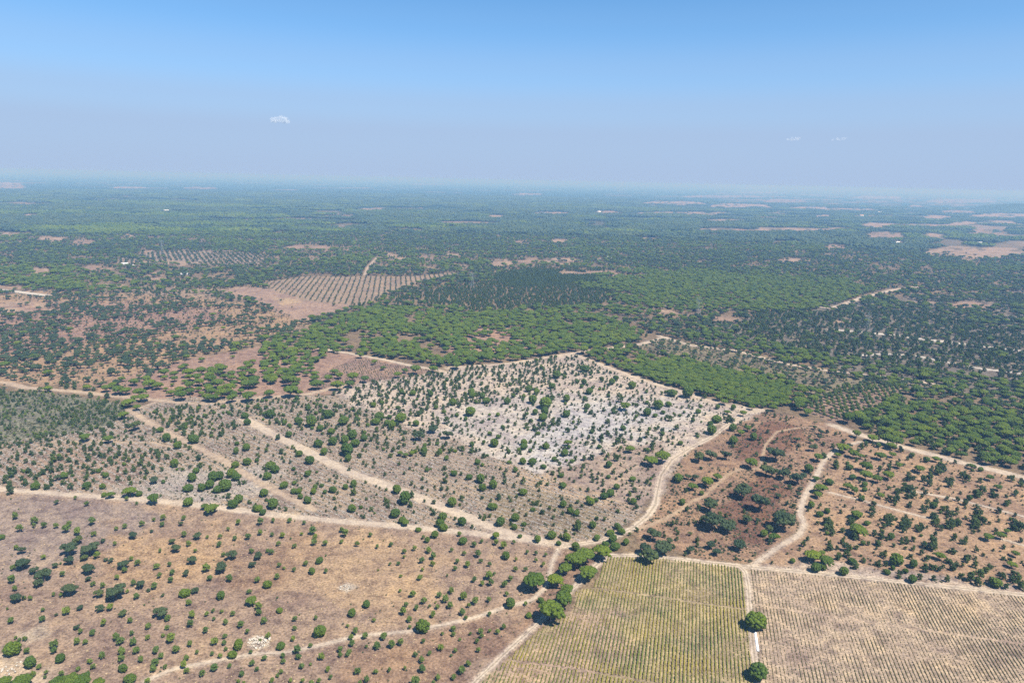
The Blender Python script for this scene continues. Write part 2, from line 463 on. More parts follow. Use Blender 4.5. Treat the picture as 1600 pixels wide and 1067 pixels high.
def build_track(t, k):
    p = t['p']
    seg = np.linalg.norm(np.diff(p, axis=0), axis=1)
    s = np.concatenate([[0], np.cumsum(seg)])
    step = max(1.0, s[-1] / 1500)
    q = np.arange(0, s[-1], step)
    # smooth the polyline
    P = np.column_stack([np.interp(q, s, p[:, 0]), np.interp(q, s, p[:, 1])])
    w_ = max(3, int(9 / step)) | 1
    ker = np.hanning(w_ + 2)[1:-1]; ker /= ker.sum()
    pad = w_ // 2
    P = np.column_stack([np.convolve(np.pad(P[:, i], pad, mode='reflect', reflect_type='odd'), ker, 'valid') for i in (0, 1)])
    T = np.gradient(P, axis=0); T /= np.linalg.norm(T, axis=1)[:, None]
    N = np.column_stack([-T[:, 1], T[:, 0]])
    n = len(P)
    offs = np.array([-.5, -.40, -.22, -.08, .08, .22, .40, .5])
    V, C = [], []
    wid = t['w'] * (.86 + .3 * (fnoise(P + k * 13, 12) - .5) * 2)
    for j, o in enumerate(offs):
        jit = np.zeros(n)
        if j in (0, 7): jit = (rng.random(n) - .5) * min(.28 * t['w'], 1.6)
        x = P + N * (wid * o + jit)[:, None]
        V.append(np.column_stack([x, np.full(n, .03 + .006 * k)]))
        c = np.repeat(t['c'][None], n, 0).copy()
        if t['ruts']:
            if j in (3, 4): c *= np.array([.74, .74, .70])
            if j in (2, 5, 1, 6): c *= 1.1
        else:
            if j in (0, 7): c *= .93
        C.append(c)
    V = np.array(V).transpose(1, 0, 2).reshape(-1, 3); C = np.array(C).transpose(1, 0, 2).reshape(-1, 3)
    i, j = np.meshgrid(np.arange(n - 1), np.arange(7), indexing='ij')
    F = np.column_stack([(i * 8 + j).ravel(), (i * 8 + j + 1).ravel(), ((i + 1) * 8 + j + 1).ravel(), ((i + 1) * 8 + j).ravel()])
    F = F[:, ::-1]
    me = mesh_np(t['name'], V, F, [M_track])
    attr_color(me, 'soil', C)
    obj(t['name'], me, kind='structure')
for k, t in enumerate(TR): build_track(t, k)

# ------------------------------------------------------------------ tree shapes (unit crown diameter, base at the origin)
def ico(sub):
    import bmesh
    bm = bmesh.new(); bmesh.ops.create_icosphere(bm, subdivisions=sub, radius=1.0)
    v = np.array([x.co[:] for x in bm.verts]); f = np.array([[q.index for q in p.verts] for p in bm.faces]); bm.free()
    return v, f
ICO0, ICO1, ICO2 = ico(1), ico(2), ico(3)   # 20, 80, 320 faces

def clumps(centers, radii, rs, flat=.75, ic=ICO1, rough=.22):
    V, F = [], []; o = 0
    for c, r in zip(centers, radii):
        v = ic[0] * (1 + (rs.random((len(ic[0]), 1)) - .5) * 2 * rough)
        a = rs.random() * 6.28; ca, sa = math.cos(a), math.sin(a)
        v = v @ np.array([[ca, sa, 0], [-sa, ca, 0], [0, 0, 1]])
        v = v * np.array([r, r * (.8 + .4 * rs.random()), r * flat]) + c
        V.append(v); F.append(ic[1] + o); o += len(v)
    return np.concatenate(V), np.concatenate(F)

def sprigs(V, F, n, size, rs, out=.6):
    """loose needle tufts: small triangles standing off the crown's faces"""
    k = rs.integers(0, len(F), n)
    w = rs.dirichlet((1, 1, 1), n)
    a, b, c = V[F[k, 0]], V[F[k, 1]], V[F[k, 2]]
    p = a * w[:, :1] + b * w[:, 1:2] + c * w[:, 2:]
    nn = np.cross(b - a, c - a); nn /= np.linalg.norm(nn, axis=1)[:, None] + 1e-9
    d = nn * out + rs.normal(size=(n, 3)) * .5
    d /= np.linalg.norm(d, axis=1)[:, None]
    s = rs.normal(size=(n, 3)); s -= (s * d).sum(1)[:, None] * d; s /= np.linalg.norm(s, axis=1)[:, None]
    L = size * (.6 + .8 * rs.random((n, 1)))
    W = np.concatenate([p - s * L * .35, p + s * L * .35, p + d * L], 0)
    i = np.arange(n) + len(V)
    return np.concatenate([V, W]), np.concatenate([F, np.column_stack([i, i + n, i + 2 * n])])

def limb(a, b, r0, r1, n=6, bend=0.0, rs=None):
    a, b = np.array(a, float), np.array(b, float)
    segs = 4
    V, F = [], []
    ax = b - a; ax /= np.linalg.norm(ax)
    u = np.cross(ax, [0.3, 1, .1]); u /= np.linalg.norm(u); w = np.cross(ax, u)
    for i in range(segs + 1):
        t = i / segs
        c = a + (b - a) * t + u * bend * math.sin(t * math.pi)
        r = r0 + (r1 - r0) * t
        for k in range(n):
            q = 2 * math.pi * k / n
            V.append(c + (u * math.cos(q) + w * math.sin(q)) * r)
    for i in range(segs):
        for k in range(n):
            F.append((i * n + k, i * n + (k + 1) % n, (i + 1) * n + (k + 1) % n, (i + 1) * n + k))
    return np.array(V), np.array(F)

def join(parts):
    V, F = [], []; o = 0
    for v, f in parts:
        V.append(v); F.append(f + o); o += len(v)
    return np.concatenate(V), np.concatenate(F)

def crown_umbrella(seed):
    rs = np.random.default_rng(seed)
    C, Rr = [], []
    n = 78
    for i in range(n):
        r = .445 * math.sqrt((i + .5) / n); a = i * 2.39996 + rs.random() * .5
        lob = 1 + .12 * math.sin(2 * a + seed) + .09 * math.sin(3 * a + 2 * seed)
        r *= lob
        h = math.sqrt(max(0, 1 - (r / .52) ** 2))
        C.append((r * math.cos(a), r * math.sin(a), .40 + .29 * h + rs.normal() * .022))
        Rr.append(.058 + .042 * rs.random())
    for i in range(14):
        r = .30 * math.sqrt(rs.random()); a = rs.random() * 6.28
        C.append((r * math.cos(a), r * math.sin(a), .42 + .06 * rs.random())); Rr.append(.10)
    V, F = clumps(C, Rr, rs, .72)
    return sprigs(V, F, 2200, .042, rs)
def trunk_umbrella(seed):
    rs = np.random.default_rng(seed + 50)
    parts = [limb((0, 0, -.02), (.02, .01, .32), .032, .022, 7, .012)]
    for k in range(6):
        a = k * 1.05 + rs.random() * .6
        parts.append(limb((.015, .008, .22 + .02 * k), (.30 * math.cos(a), .30 * math.sin(a), .47), .013, .006, 5, .02))
    return join(parts)

def crown_round(seed):
    rs = np.random.default_rng(seed + 100)
    C, Rr = [], []
    n = 64
    for i in range(n):
        z = 1 - 2 * (i + .5) / n; a = i * 2.39996 + rs.random() * .4
        rr = math.sqrt(1 - z * z) * .36 * (1 + .14 * math.sin(2 * a + seed))
        C.append((rr * math.cos(a), rr * math.sin(a), .47 + z * .30 + rs.normal() * .025))
        Rr.append(.078 + .05 * rs.random())
    C.append((0, 0, .47)); Rr.append(.3)
    V, F = clumps(C, Rr, rs, .85)
    return sprigs(V, F, 1300, .06, rs)
def trunk_round(seed):
    parts = [limb((0, 0, -.02), (.01, 0, .45), .03, .016, 6, .01)]
    for k in range(4):
        a = k * 1.6 + seed
        parts.append(limb((0, 0, .15 + .05 * k), (.22 * math.cos(a), .22 * math.sin(a), .42), .012, .005, 5, .01))
    return join(parts)

def crown_young(seed):
    rs = np.random.default_rng(seed + 200)
    C, Rr = [], []
    for i in range(30):
        z = rs.random(); a = rs.random() * 6.28
        r = .38 * math.sqrt(rs.random()) * (1 - .45 * z) * (.6 + .4 * min(1, z * 4 + .3))
        C.append((r * math.cos(a), r * math.sin(a), .46 + z * .46)); Rr.append(.07 + .06 * rs.random())
    V, F = clumps(C, Rr, rs, .8, ICO0, .3)
    return sprigs(V, F, 800, .11, rs)
def trunk_young(seed):
    parts = [limb((0, 0, -.02), (.02, 0, .8), .028, .012, 6, .02)]
    for k in range(4):
        a = k * 1.6 + seed
        parts.append(limb((0, 0, .36 + .06 * k), (.26 * math.cos(a), .26 * math.sin(a), .56 + .05 * k), .012, .005, 5, .01))
    return join(parts)

def crown_scraggy(seed):
    rs = np.random.default_rng(seed + 300)
    C, Rr = [], []
    for l in range(8):
        a = l * 2.4 + rs.random(); z = .28 + .62 * l / 7 + rs.normal() * .04
        r = (.24 if l < 6 else .12) * (.5 + .7 * rs.random())
        c = np.array([r * math.cos(a), r * math.sin(a), z])
        for k in range(6):
            d = rs.normal(size=3) * .085
            C.append(c + d * np.array([1.2, 1.2, .9])); Rr.append(.06 + .06 * rs.random())
    V, F = clumps(C, Rr, rs, .8, ICO0, .3)
    return sprigs(V, F, 1000, .10, rs)
def trunk_scraggy(seed):
    parts = [limb((0, 0, -.02), (.03, .02, .86), .030, .010, 6, .03)]
    for k in range(6):
        a = k * 2.1 + seed; z = .2 + .10 * k
        parts.append(limb((0.01, 0, z), (.25 * math.cos(a), .25 * math.sin(a), z + .1), .012, .004, 5, .01))
    return join(parts)

def crown_oak(seed):
    rs = np.random.default_rng(seed + 400)
    C, Rr = [], []
    for l in range(7):
        a = l * .9 + rs.random() * .5; r = (.26 if l else 0) * (.7 + .5 * rs.random())
        lc = np.array([r * math.cos(a), r * math.sin(a), .46 + .20 * rs.random()])
        lr = .16 + .07 * rs.random()
        for k in range(12):
            d = rs.normal(size=3); d /= np.linalg.norm(d); d[2] = abs(d[2]) * .9 - .15
            C.append(lc + d * lr * .85); Rr.append(.06 + .05 * rs.random())
        C.append(lc); Rr.append(lr * .7)
    V, F = clumps(C, Rr, rs, .85, ICO0, .3)
    return sprigs(V, F, 1400, .06, rs, .4)
def trunk_oak(seed):
    rs = np.random.default_rng(seed + 450)
    parts = [limb((0, 0, -.02), (.01, .02, .28), .045, .032, 7, .015)]
    for k in range(5):
        a = k * 1.3 + rs.random() * .5
        parts.append(limb((.01, .02, .22 + .02 * k), (.27 * math.cos(a), .27 * math.sin(a), .50), .02, .008, 5, .03))
    return join(parts)

NV = 6
KINDS = {}
for key, cf, tf, mc, mb in (('u', crown_umbrella, trunk_umbrella, M_umb, M_bark), ('r', crown_round, trunk_round, M_round, M_bark),
                            ('y', crown_young, trunk_young, M_young, M_bark), ('m', crown_scraggy, trunk_scraggy, M_scrub, M_bark),
                            ('o', crown_oak, trunk_oak, M_oak, M_obark)):
    KINDS[key] = [(mesh_np('crown', *cf(s), [mc]), mesh_np('trunk', *tf(s), [mb])) for s in range(NV)]
NAME = {'u': 'umbrella_pine', 'r': 'round_pine', 'y': 'young_pine', 'm': 'scraggy_pine', 'o': 'oak_tree'}
CH = {'u': .53, 'r': .50, 'y': .70, 'm': .58, 'o': .50}      # crown centre height / crown diameter

# ------------------------------------------------------------------ trees read off the photograph, tile by tile: x, y, crown width in tile pixels, kind
TILES = []
def tile(ox, oy, s, default, data):
    for w in data.replace('\n', ' ').split():
        k = default
        if w[-1] in 'urymo': k = w[-1]; w = w[:-1]
        x, y, d = (float(a) for a in w.split(','))
        TILES.append((ox + x / s, oy + y / s, d / s, k))
tile(0, 800, 4, 'y', """92,15,50 213,42,50 210,75,35 273,72,45 348,78,40 432,65,40 410,95,55 483,110,55 572,48,55 585,128,40 120,90,55 780,82,35 725,97,30 885,65,40 1018,28,40 1013,68,35 963,40,30 1130,70,35o 1148,30,35 1150,132,40 1232,145,55o 1490,55,40 1425,100,30 948,118,25o 8,150,45r
832,138,60o 1375,148,35 1467,155,35 1550,145,45 1370,195,40 1178,190,40 1000,235,30 1220,235,30 1075,180,45o 1100,220,65o 715,190,30 645,175,35o 1296,150,25
480,175,70o 432,225,105o 560,225,105o 605,260,50 525,280,55o 430,300,65o 555,350,85o 550,415,40o 135,235,60o 100,215,35 270,275,35 140,322,85o 208,362,60o 80,340,40 272,390,100o 240,440,65o 345,330,45o 68,410,60 92,468,40 388,380,40 100,528,80o 150,530,30 188,530,35 335,508,30 380,508,35 437,482,90o 618,508,65o 722,490,120o 640,450,40 580,440,40 770,325,70o 778,355,40 820,285,35 858,310,45 690,300,40o 660,295,30o 730,400,40 830,435,40 875,450,65o 965,450,50 850,518,45 795,490,30 928,485,30o 1018,518,25o 978,332,45 1058,320,35 1200,298,65o 1287,338,60 1385,345,80o 1450,265,75o 1572,235,40 1575,325,50o 1395,260,35 1163,380,50o 1075,370,40 995,388,40 1065,415,45 1310,405,40 1435,405,50 1155,495,70r 1220,487,50o 1380,515,60r 1570,548,70u 1556,490,40 1178,560,45 500,595,40o 412,608,55 265,605,30 352,638,25o 65,670,45 262,660,45 622,598,55o 685,585,50 648,680,50 765,630,50o 812,670,40 1005,625,90o 1048,655,45 1200,632,50 1188,690,50 1292,630,35 1332,610,30 1385,615,30 1455,628,40 1335,660,30 1407,680,40 1505,692,50 1545,738,40 1285,730,45 925,705,45 1045,715,35 477,718,40o 500,738,40 578,745,45 530,805,40 478,798,50 822,750,35 722,770,55 750,795,60 830,800,55 755,860,55 755,905,55 850,855,50 880,910,45 923,775,40 1068,775,65 1018,765,30 1185,815,45 1340,798,55 1405,770,35 1400,810,35 1410,850,30 1100,850,55 975,855,50 1005,890,45 970,930,55 955,970,50 1033,960,35 638,885,50 560,925,40 580,960,40 375,905,65r 335,815,60 335,855,50 165,860,45 75,845,105r 187,935,75r 155,785,35 120,790,25 97,780,25 243,960,35 205,1005,40 287,995,30 280,1025,25 383,1000,40 487,972,35 548,1000,35 768,970,60r 810,1030,80r 1162,905,45 1148,945,50 1165,985,45 1265,1000,50 1340,960,55 1375,890,35 1325,880,30 1490,825,70r 1452,885,60r 1567,868,30 1575,935,45 1435,955,35 1510,1005,40 920,1050,45 1230,870,30 1490,1050,30 20,1055,90u 135,1065,130u 360,1062,110u 440,1052,120u 510,1050,110u 615,1066,90u""")
tile(400, 800, 4, 'y', """25,50,50 25,120,40 107,45,35 210,45,35 300,60,30 165,138,40 140,190,35 240,205,35 100,135,30 285,130,25 355,105,55 370,148,45 363,180,45 432,185,40 555,122,55 535,105,35 535,178,30 632,192,40 715,137,30 845,195,35 758,210,30 15,270,60o 72,235,30 96,243,40 145,325,35 175,345,25 240,352,35 310,313,40 397,293,55r 350,365,45r 437,360,35 132,395,40 72,448,55r 8,415,45 15,580,50 15,620,45 48,668,50 147,607,45r 242,660,40 240,720,35 372,655,30 398,738,85r 75,762,45 230,782,40 155,828,60r 257,848,60 340,828,35 52,905,40 168,890,35 170,925,40 265,895,45 408,895,50 285,955,40 340,945,25 155,992,35 135,1015,30 5,975,35 100,1045,40 290,1045,35 215,1045,30 395,1045,40 345,1060,40 450,975,40 468,1025,35 525,850,45 525,885,35 582,865,40 572,885,35 600,810,45 595,775,40 622,735,50 682,765,45 800,770,50 758,825,55 848,818,55 903,805,50 690,835,25 738,670,30 600,625,55r 690,568,55r 572,705,30 635,985,50 748,990,40 833,980,35 690,1035,45 650,1060,35 997,1045,65 1040,970,55 1033,915,45 930,970,30 1085,875,35 997,882,40 1045,800,35 1155,838,45 1245,858,35 1220,890,25 1285,978,55 1328,938,45 1237,1025,40 1135,1025,40 1110,1058,35 1390,855,35 1383,800,35 1410,768,35 1405,738,40 1510,740,40 1547,710,40 1232,720,45 1235,755,35 1165,755,25 1275,790,25 1340,755,25 1460,735,30 1043,710,90r 960,660,45 960,712,30 920,610,55 938,570,40 1003,590,40 1107,632,45 1085,585,25 1133,585,35 1050,545,50 980,502,50 1183,530,55 1212,572,50 1145,510,40 1222,482,45 1300,515,55 1372,548,50 1455,540,40 1330,578,35 1287,615,50 1460,632,30 1312,655,30 1590,565,70r 1455,385,60 1468,430,50 1415,440,35 1365,415,40 1555,440,50 1567,505,35 1460,320,35 1490,380,25 1563,265,60r 1387,250,50 1405,298,35 1322,318,45 1257,300,40 1245,345,35 1300,250,35 1222,232,30 1107,265,50 1105,315,40 1077,230,45 1037,292,45 1025,400,40 1040,355,25 927,240,35 925,275,25 990,220,35 1070,172,40r 1118,135,55r 1045,150,30 1293,172,60r 1363,195,40 1410,178,30 1548,198,50 1500,180,45 1500,140,55u 1272,130,35 1015,103,40r 838,318,25 890,315,30 905,395,25 900,485,25 1195,390,20 1590,410,40""")
tile(800, 800, 4, 'r', """140,425,135u 270,422,100u 335,345,95u 400,290,130u 455,260,125u 478,370,120u 565,240,120u 345,480,85u 325,535,125u 245,610,165u 105,638,45 180,547,40 85,565,30y 630,165,60 645,205,65 585,192,50 398,213,55 292,192,35 160,165,50 248,138,60 342,152,55 532,152,50 615,122,55 683,115,50 658,85,45 713,183,45 50,147,30 12,180,30y 25,290,30y 22,350,35y 85,350,35y 150,250,30y 150,295,30y 210,260,30y 95,245,30y 195,320,35y 780,105,35m 735,135,25m
860,265,125o 830,220,90o 942,220,110o 885,130,95o 1528,662,145r 1540,985,130r 1250,55,130o 1345,90,90o 1470,45,60o 1420,205,80o 1245,200,70o 1280,245,60o 1085,260,30m 970,75,25m 1030,60,30m 1025,100,30m 1060,70,25m 1160,205,30m 1575,130,50r""")
tile(1200, 800, 4, 'm', """100,50,140o 10,105,60o 40,150,70u 285,265,95u 365,300,90u 340,248,40u 300,343,65r 345,340,45r 475,362,65r 570,110,100u 805,293,85r 745,372,40r 770,145,50r 822,382,55 860,365,35r 910,318,60r 905,412,60r 945,400,45 1040,410,40 1075,270,60u 1293,325,50 1240,270,55 1525,322,55u 1548,257,50u 1378,150,60u 1455,140,60u 1425,432,75r 1300,405,110 1565,428,100 1470,380,80 1340,360,65 1385,332,50 1210,395,50 1175,345,70 1125,310,60 1145,240,60 1222,170,65 1155,150,55 1165,85,110 1310,60,90 1285,120,35 1085,100,40 1030,35,70 950,95,60 850,175,65 905,165,40 870,50,60 835,95,80 755,45,80 690,130,85 675,200,75 725,255,60 685,325,55 740,322,35 600,295,45 530,300,55r 545,335,50 500,235,90 440,270,60 380,205,70 370,75,90 395,120,60 460,110,45 525,45,55 555,10,70u 620,65,35r 550,165,80 650,15,40 1010,195,100 960,250,40 985,275,60 1060,345,60 1000,345,70 905,225,35 860,220,30 1120,415,45 1490,460,45 1495,115,40u 1540,70,75 1575,80,40 1590,310,25""")
tile(1200, 560, 4, 'r', """705,602,65u 535,590,65u 615,670,80u 612,722,75u 685,745,65u 755,722,70u 820,662,50u 580,605,45u 315,612,65u 255,685,55 300,745,45u 385,765,50 330,805,75u 312,845,55u 500,795,55u 540,818,55u 605,780,45 605,812,40 270,912,50 325,965,50 370,945,45 555,965,65 585,870,40 620,1022,40 705,850,50u 530,735,45 510,675,45 435,600,40u 755,680,45m 700,678,25 780,598,45u 770,540,60u 690,540,35 600,545,65m 830,565,45m 895,600,45m 950,685,60u 990,630,40 1050,625,45u 1090,700,90m 1000,755,90m 895,745,70m 880,790,90m 1240,730,80m 1130,765,70m 1310,810,120m 1440,800,50u 1390,740,50u 1330,755,45m 1425,840,70m 1500,905,55m 1440,945,50m 1230,885,60m 1260,868,35 1050,885,45m 1035,915,45 975,940,60m 880,910,45m 890,850,70m 825,830,70m 795,870,60m 755,865,50m 755,805,35m 985,835,40m 1120,870,35m 1185,875,35m 1105,945,75m 1150,965,50m 1300,945,90m 1320,1005,90m 1035,1000,80m 1275,1040,60m 1180,1040,80m 1560,1040,90m 945,1045,60m 855,1025,80m 755,1000,80m 660,900,50m 655,945,50m 370,1030,90m 525,1010,60m 560,1055,80u 455,955,30m 1275,670,45u 1330,690,35 1525,745,50m 1575,770,60m 410,660,70m 350,600,50m 25,705,80o 100,715,90o 190,740,100o 50,590,110o 285,555,55o 180,505,45o 325,490,45o 335,460,40o 190,845,40o 65,855,40o 100,1010,140o 555,465,60u""")
tile(800, 560, 4, 'r', """740,560,60u 870,632,85u 940,605,100u 1495,648,80u 1130,795,60u 1220,765,80u 1285,735,60u 1185,838,35 1065,890,50 1040,745,65 1145,740,50o 605,655,55 755,745,45 320,785,50 615,837,55 577,855,50 760,890,45 490,885,60 525,880,35 475,865,30 320,908,50 365,950,45 403,962,45 70,828,55 22,695,35 70,762,45m 160,785,40m 145,900,55m 190,955,45m 130,940,35 68,640,45 128,635,55 75,520,50 75,545,50 213,540,50 330,580,60 350,523,50u 375,638,30 465,525,40m 560,490,50m 505,435,40m 340,340,55 205,330,55 145,330,45 195,360,60 210,270,85 130,253,60 340,245,55 155,205,40 105,188,45 250,165,45 485,200,50 455,243,35 280,95,60 240,230,70m 290,385,50m 250,390,55m 155,430,60m 95,415,50m 115,390,40m 30,200,50m 80,360,50m 350,440,50m 395,430,30m 500,345,60m 575,315,35m 648,305,30m 470,295,45 710,290,70u 680,250,50m 625,140,50 650,115,40 560,130,40m 455,55,60 450,145,40 750,165,50 1000,205,65 1100,205,80 1205,235,35m 1328,265,50u 1285,300,35 1165,325,40 845,333,55 915,285,65 978,280,45 945,330,35 990,368,50m 895,350,35 695,430,40 720,400,30m 765,375,30m 815,385,30m 600,390,40m 1030,425,45m 1135,360,30m 1280,370,65 1240,400,40 1365,385,60m 1345,330,40u 1385,300,35 1500,300,45u 1445,340,45u 1380,430,50 1475,430,50u 1430,458,50u 1385,505,60 1510,485,55 1250,440,70 940,450,40m 845,475,50m 800,500,40m 690,500,70m 655,510,50m 650,465,30m 595,460,35m 1155,470,35m 880,550,60m 655,620,50m 570,580,45m 495,610,50m 450,620,40m 1440,825,110o 1555,895,130o 1590,690,90o 1240,910,110o 1250,1000,130o 1470,1000,65o 1350,1030,80o 1340,600,70o 1245,600,80o 1170,610,80o 505,1035,50 395,1035,80m 660,1045,45 20,990,55 75,1030,35 15,1050,40""")
tile(400, 560, 4, 'r', """83,212,70u 215,195,95u 262,210,55u 215,130,90u 245,160,50u 380,155,80u 452,115,60u 490,78,50u 520,100,55u 508,160,80u 585,152,60u 605,110,75u 680,125,55u 885,97,50u 930,72,40u 740,20,40u 315,92,40u 795,55,35u
205,470,45 137,487,45m 425,578,50 335,628,65 270,592,45 232,550,35m 155,580,40m 65,568,40m 90,660,65 118,685,60 72,730,55 235,685,30 322,715,45 5,630,35 175,788,50 48,830,65 105,900,75 15,930,55 42,955,45 240,772,35 235,825,40 265,828,40 278,860,35 322,880,55 360,825,45 370,800,35 430,830,30 480,815,50 410,790,30 560,800,40 610,780,50 610,830,50m 490,870,30m 495,930,30m 600,930,60 675,985,30m 870,962,65 915,1005,55 935,1022,50u 810,890,60m 880,815,60 930,860,95 970,850,50m 965,908,50m 1225,895,65 1108,955,50m 1168,978,65 1150,1028,60 1172,1050,60 1287,1015,60 1415,990,55m 1527,1015,65 1108,895,35m 1052,888,25m 1285,870,40m 1478,915,65 1415,805,50 1482,785,60 1403,745,65 1333,733,50 1238,708,50 1190,620,35 1175,680,40m 1180,760,45m 1160,810,35m 1068,695,30 1385,640,45 1415,660,30 1555,765,40m 1520,865,45m 1580,865,30m 1480,745,35m 580,688,30m 648,605,40m 575,620,50 570,565,85 555,500,65 605,475,60 620,520,65 675,492,50 480,515,55 390,530,55 470,450,50 400,430,50 450,345,60 345,388,80 268,388,50 88,345,60 325,305,40 545,385,65 905,360,75 1000,400,45 850,410,55 820,395,50 770,360,60 750,385,60 1105,435,65o 1015,475,80o 1050,572,50 975,590,40u 935,602,35u 900,590,40u 843,600,45m 1135,590,45m 1490,520,65 1200,470,70o 1230,270,50 1345,200,50 1350,225,45 1340,325,70 1440,255,55 1415,230,40 1270,290,40m 1195,385,50m 1125,300,35 985,270,30m 1010,340,50m 1035,315,35m 735,285,40 640,275,40m 1570,265,45 1190,215,30m 1090,220,40 980,210,45 910,205,35 1360,580,60m 1290,560,40m 1425,605,40m""")
tile(250, 560, 10.67, 'u', """65,220,170 235,250,140 240,330,120 350,150,120 410,110,120 205,430,75 92,505,85 180,560,140 330,510,170 350,590,220 510,525,150 640,505,110 690,575,110 490,300,140 620,290,170 480,220,190 680,190,170 410,370,100 490,420,180 650,380,160 840,330,200 850,165,140 870,210,180 980,115,150 1030,160,180 1000,230,110 1190,235,140 1080,290,140 1200,310,130 960,390,210 1230,390,140 820,270,150 790,450,150 820,490,140 860,545,170 1010,490,140 1020,570,210 1150,460,200 1140,530,160 1230,575,140 780,630,160 880,640,180 1200,645,180 1480,610,220 1370,160,140 1450,80,130 1490,120,130 1365,260,160 1380,340,150 1440,400,200 1560,340,200 1540,400,200 1520,210,180""")
tile(0, 560, 4, 'r', """660,180,60u 705,160,55u 735,190,70u 785,195,65u 870,205,75u 855,300,50u 835,140,60u 930,150,80u 985,165,60u 915,120,60u 30,35,60u
1395,295,35 1530,350,50 1545,395,45 1210,500,65 1110,540,50 1540,550,55 1480,525,35 1475,575,45 1470,660,50 1545,640,55 1445,715,60 1475,735,60 1330,735,70 1370,720,70 1405,780,90 1260,800,60 1310,785,60 1360,815,55 1175,800,65 1200,740,60 1225,695,45 1240,615,50m 1250,665,50m 1090,650,60 1045,610,40m 945,565,30m 985,570,30m 815,575,30m 870,570,30m 905,595,35m 875,650,50m 790,620,60m 700,625,60m 640,600,55m 540,610,70m 420,640,60m 350,615,80m 320,695,45m 380,670,35m 520,670,40m 660,665,30m 580,700,45m 615,700,30 660,725,40 535,745,45m 540,788,50 640,792,45 220,790,60 300,785,70m 440,795,50m 70,790,60m 60,830,50m 400,725,50 360,740,50o 255,715,60m 180,710,60m 140,740,45m 60,740,80m 810,825,80u 870,843,40 650,850,35 690,850,50u 958,870,80u 960,760,50o 915,705,40m 905,740,35m 1010,690,35m 1140,690,30m 820,775,35m 1175,890,65 1320,930,80u 1280,920,50u 1455,905,65 1490,870,65 1430,855,40m 1525,770,35m 1595,935,45 840,415,75o 770,350,60u 530,487,65u 675,497,65u 720,370,40m 890,495,40m 1040,490,60 1000,440,45 1150,460,45m 790,870,30y 855,900,25y 470,865,25y 350,895,40o 540,900,35y""")


def ppm(px, py, z=0.):
    d = ray(px, py); t = (z - CAM_H) / d.z
    return FPX / (d.dot(_f) * t)

cand = []     # x, y, D, kind, priority px size, hand
for (px, py, w, k) in TILES:
    D = w / ppm(px, py)
    if k == 'm' and w > 13:
        for q in range(3):
            a_ = rng.random() * 6.28
            D2 = D * (.42 + .22 * rng.random())
            p = at(px + math.cos(a_) * w * .27, py + math.sin(a_) * w * .22, CH[k] * D2)
            cand.append((p[0], p[1], D2, k, 1))
        continue
    if k == 'm': D *= .85
    p = at(px, py, CH[k] * D)
    cand.append((p[0], p[1], D, k, 1))

# ------------------------------------------------------------------ woods and scattered trees filled in zone by zone
W = {n: ats(p) for n, p in dict(SLOPE=SLOPE, WINDROW=WINDROW, SANDY=SANDY, BURN=BURN, RIGHT=RIGHT, VINE_L=VINE_L, VINE_R=VINE_R, SCRUBH=SCRUBH, GLADE=GLADE,
     SMALLF=SMALLF, OAKS=OAKS, PINKF=PINKF, PLANTF=PLANTF, GROVE=GROVE, SCRUBM=SCRUBM, HEATHL=HEATHL, VFOLD=VFOLD).items()}
W['PINEREC'] = ats([(905,549),(985,570),(1050,553),(1238,600),(1232,628),(1192,634),(1090,608),(1000,585)], 5)
W['PINEMID'] = ats([(480,515),(560,480),(640,478),(720,490),(900,478),(1015,520),(985,532),(880,552),(720,572),(600,556),(505,546)], 4)
W['PINEGLADE'] = ats([(400,540),(480,515),(520,545),(490,570),(500,590),(420,600)], 4)
W['PINERIGHT'] = ats([(1390,624),(1500,632),(1720,660),(1720,780),(1620,750),(1500,714),(1350,672),(1330,655)], 5)
W['PINEBAND'] = ats([(1050,522),(1120,510),(1230,540),(1330,560),(1720,610),(1720,660),(1500,632),(1420,602),(1260,572),(1150,546)], 5)
W['PINESTRIPE'] = ats([(880,440),(1000,420),(1200,425),(1390,445),(1340,470),(1150,485),(1000,470)], 5)
W['SLENDER'] = ats([(605,462),(720,443),(930,424),(985,440),(930,470),(880,482),(720,492),(620,480)], 5)
W['SLENDER2'] = ats([(760,425),(900,415),(960,425),(900,440),(760,445)], 5)
W['DARKR'] = ats([(1090,505),(1240,478),(1400,480),(1720,540),(1720,610),(1330,560),(1230,540)], 5)
W['DENSEFAR'] = ats([(-120,400),(180,405),(330,385),(560,390),(590,430),(480,432),(330,440),(330,455),(-120,420)], 4)

def grid(poly, sp, jit, ang=0.0):
    ca, sa = math.cos(ang), math.sin(ang)
    Rm = np.array([[ca, -sa], [sa, ca]])
    q = poly @ Rm
    lo, hi = q.min(0), q.max(0)
    sx, sy = (sp, sp) if not isinstance(sp, tuple) else sp
    X, Y = np.meshgrid(np.arange(lo[0], hi[0], sx), np.arange(lo[1], hi[1], sy), indexing='ij')
    P = np.column_stack([X.ravel(), Y.ravel()])
    P += (rng.random(P.shape) - .5) * np.array([sx, sy]) * jit
    P = P @ Rm.T
    return P[inside(P, poly)]

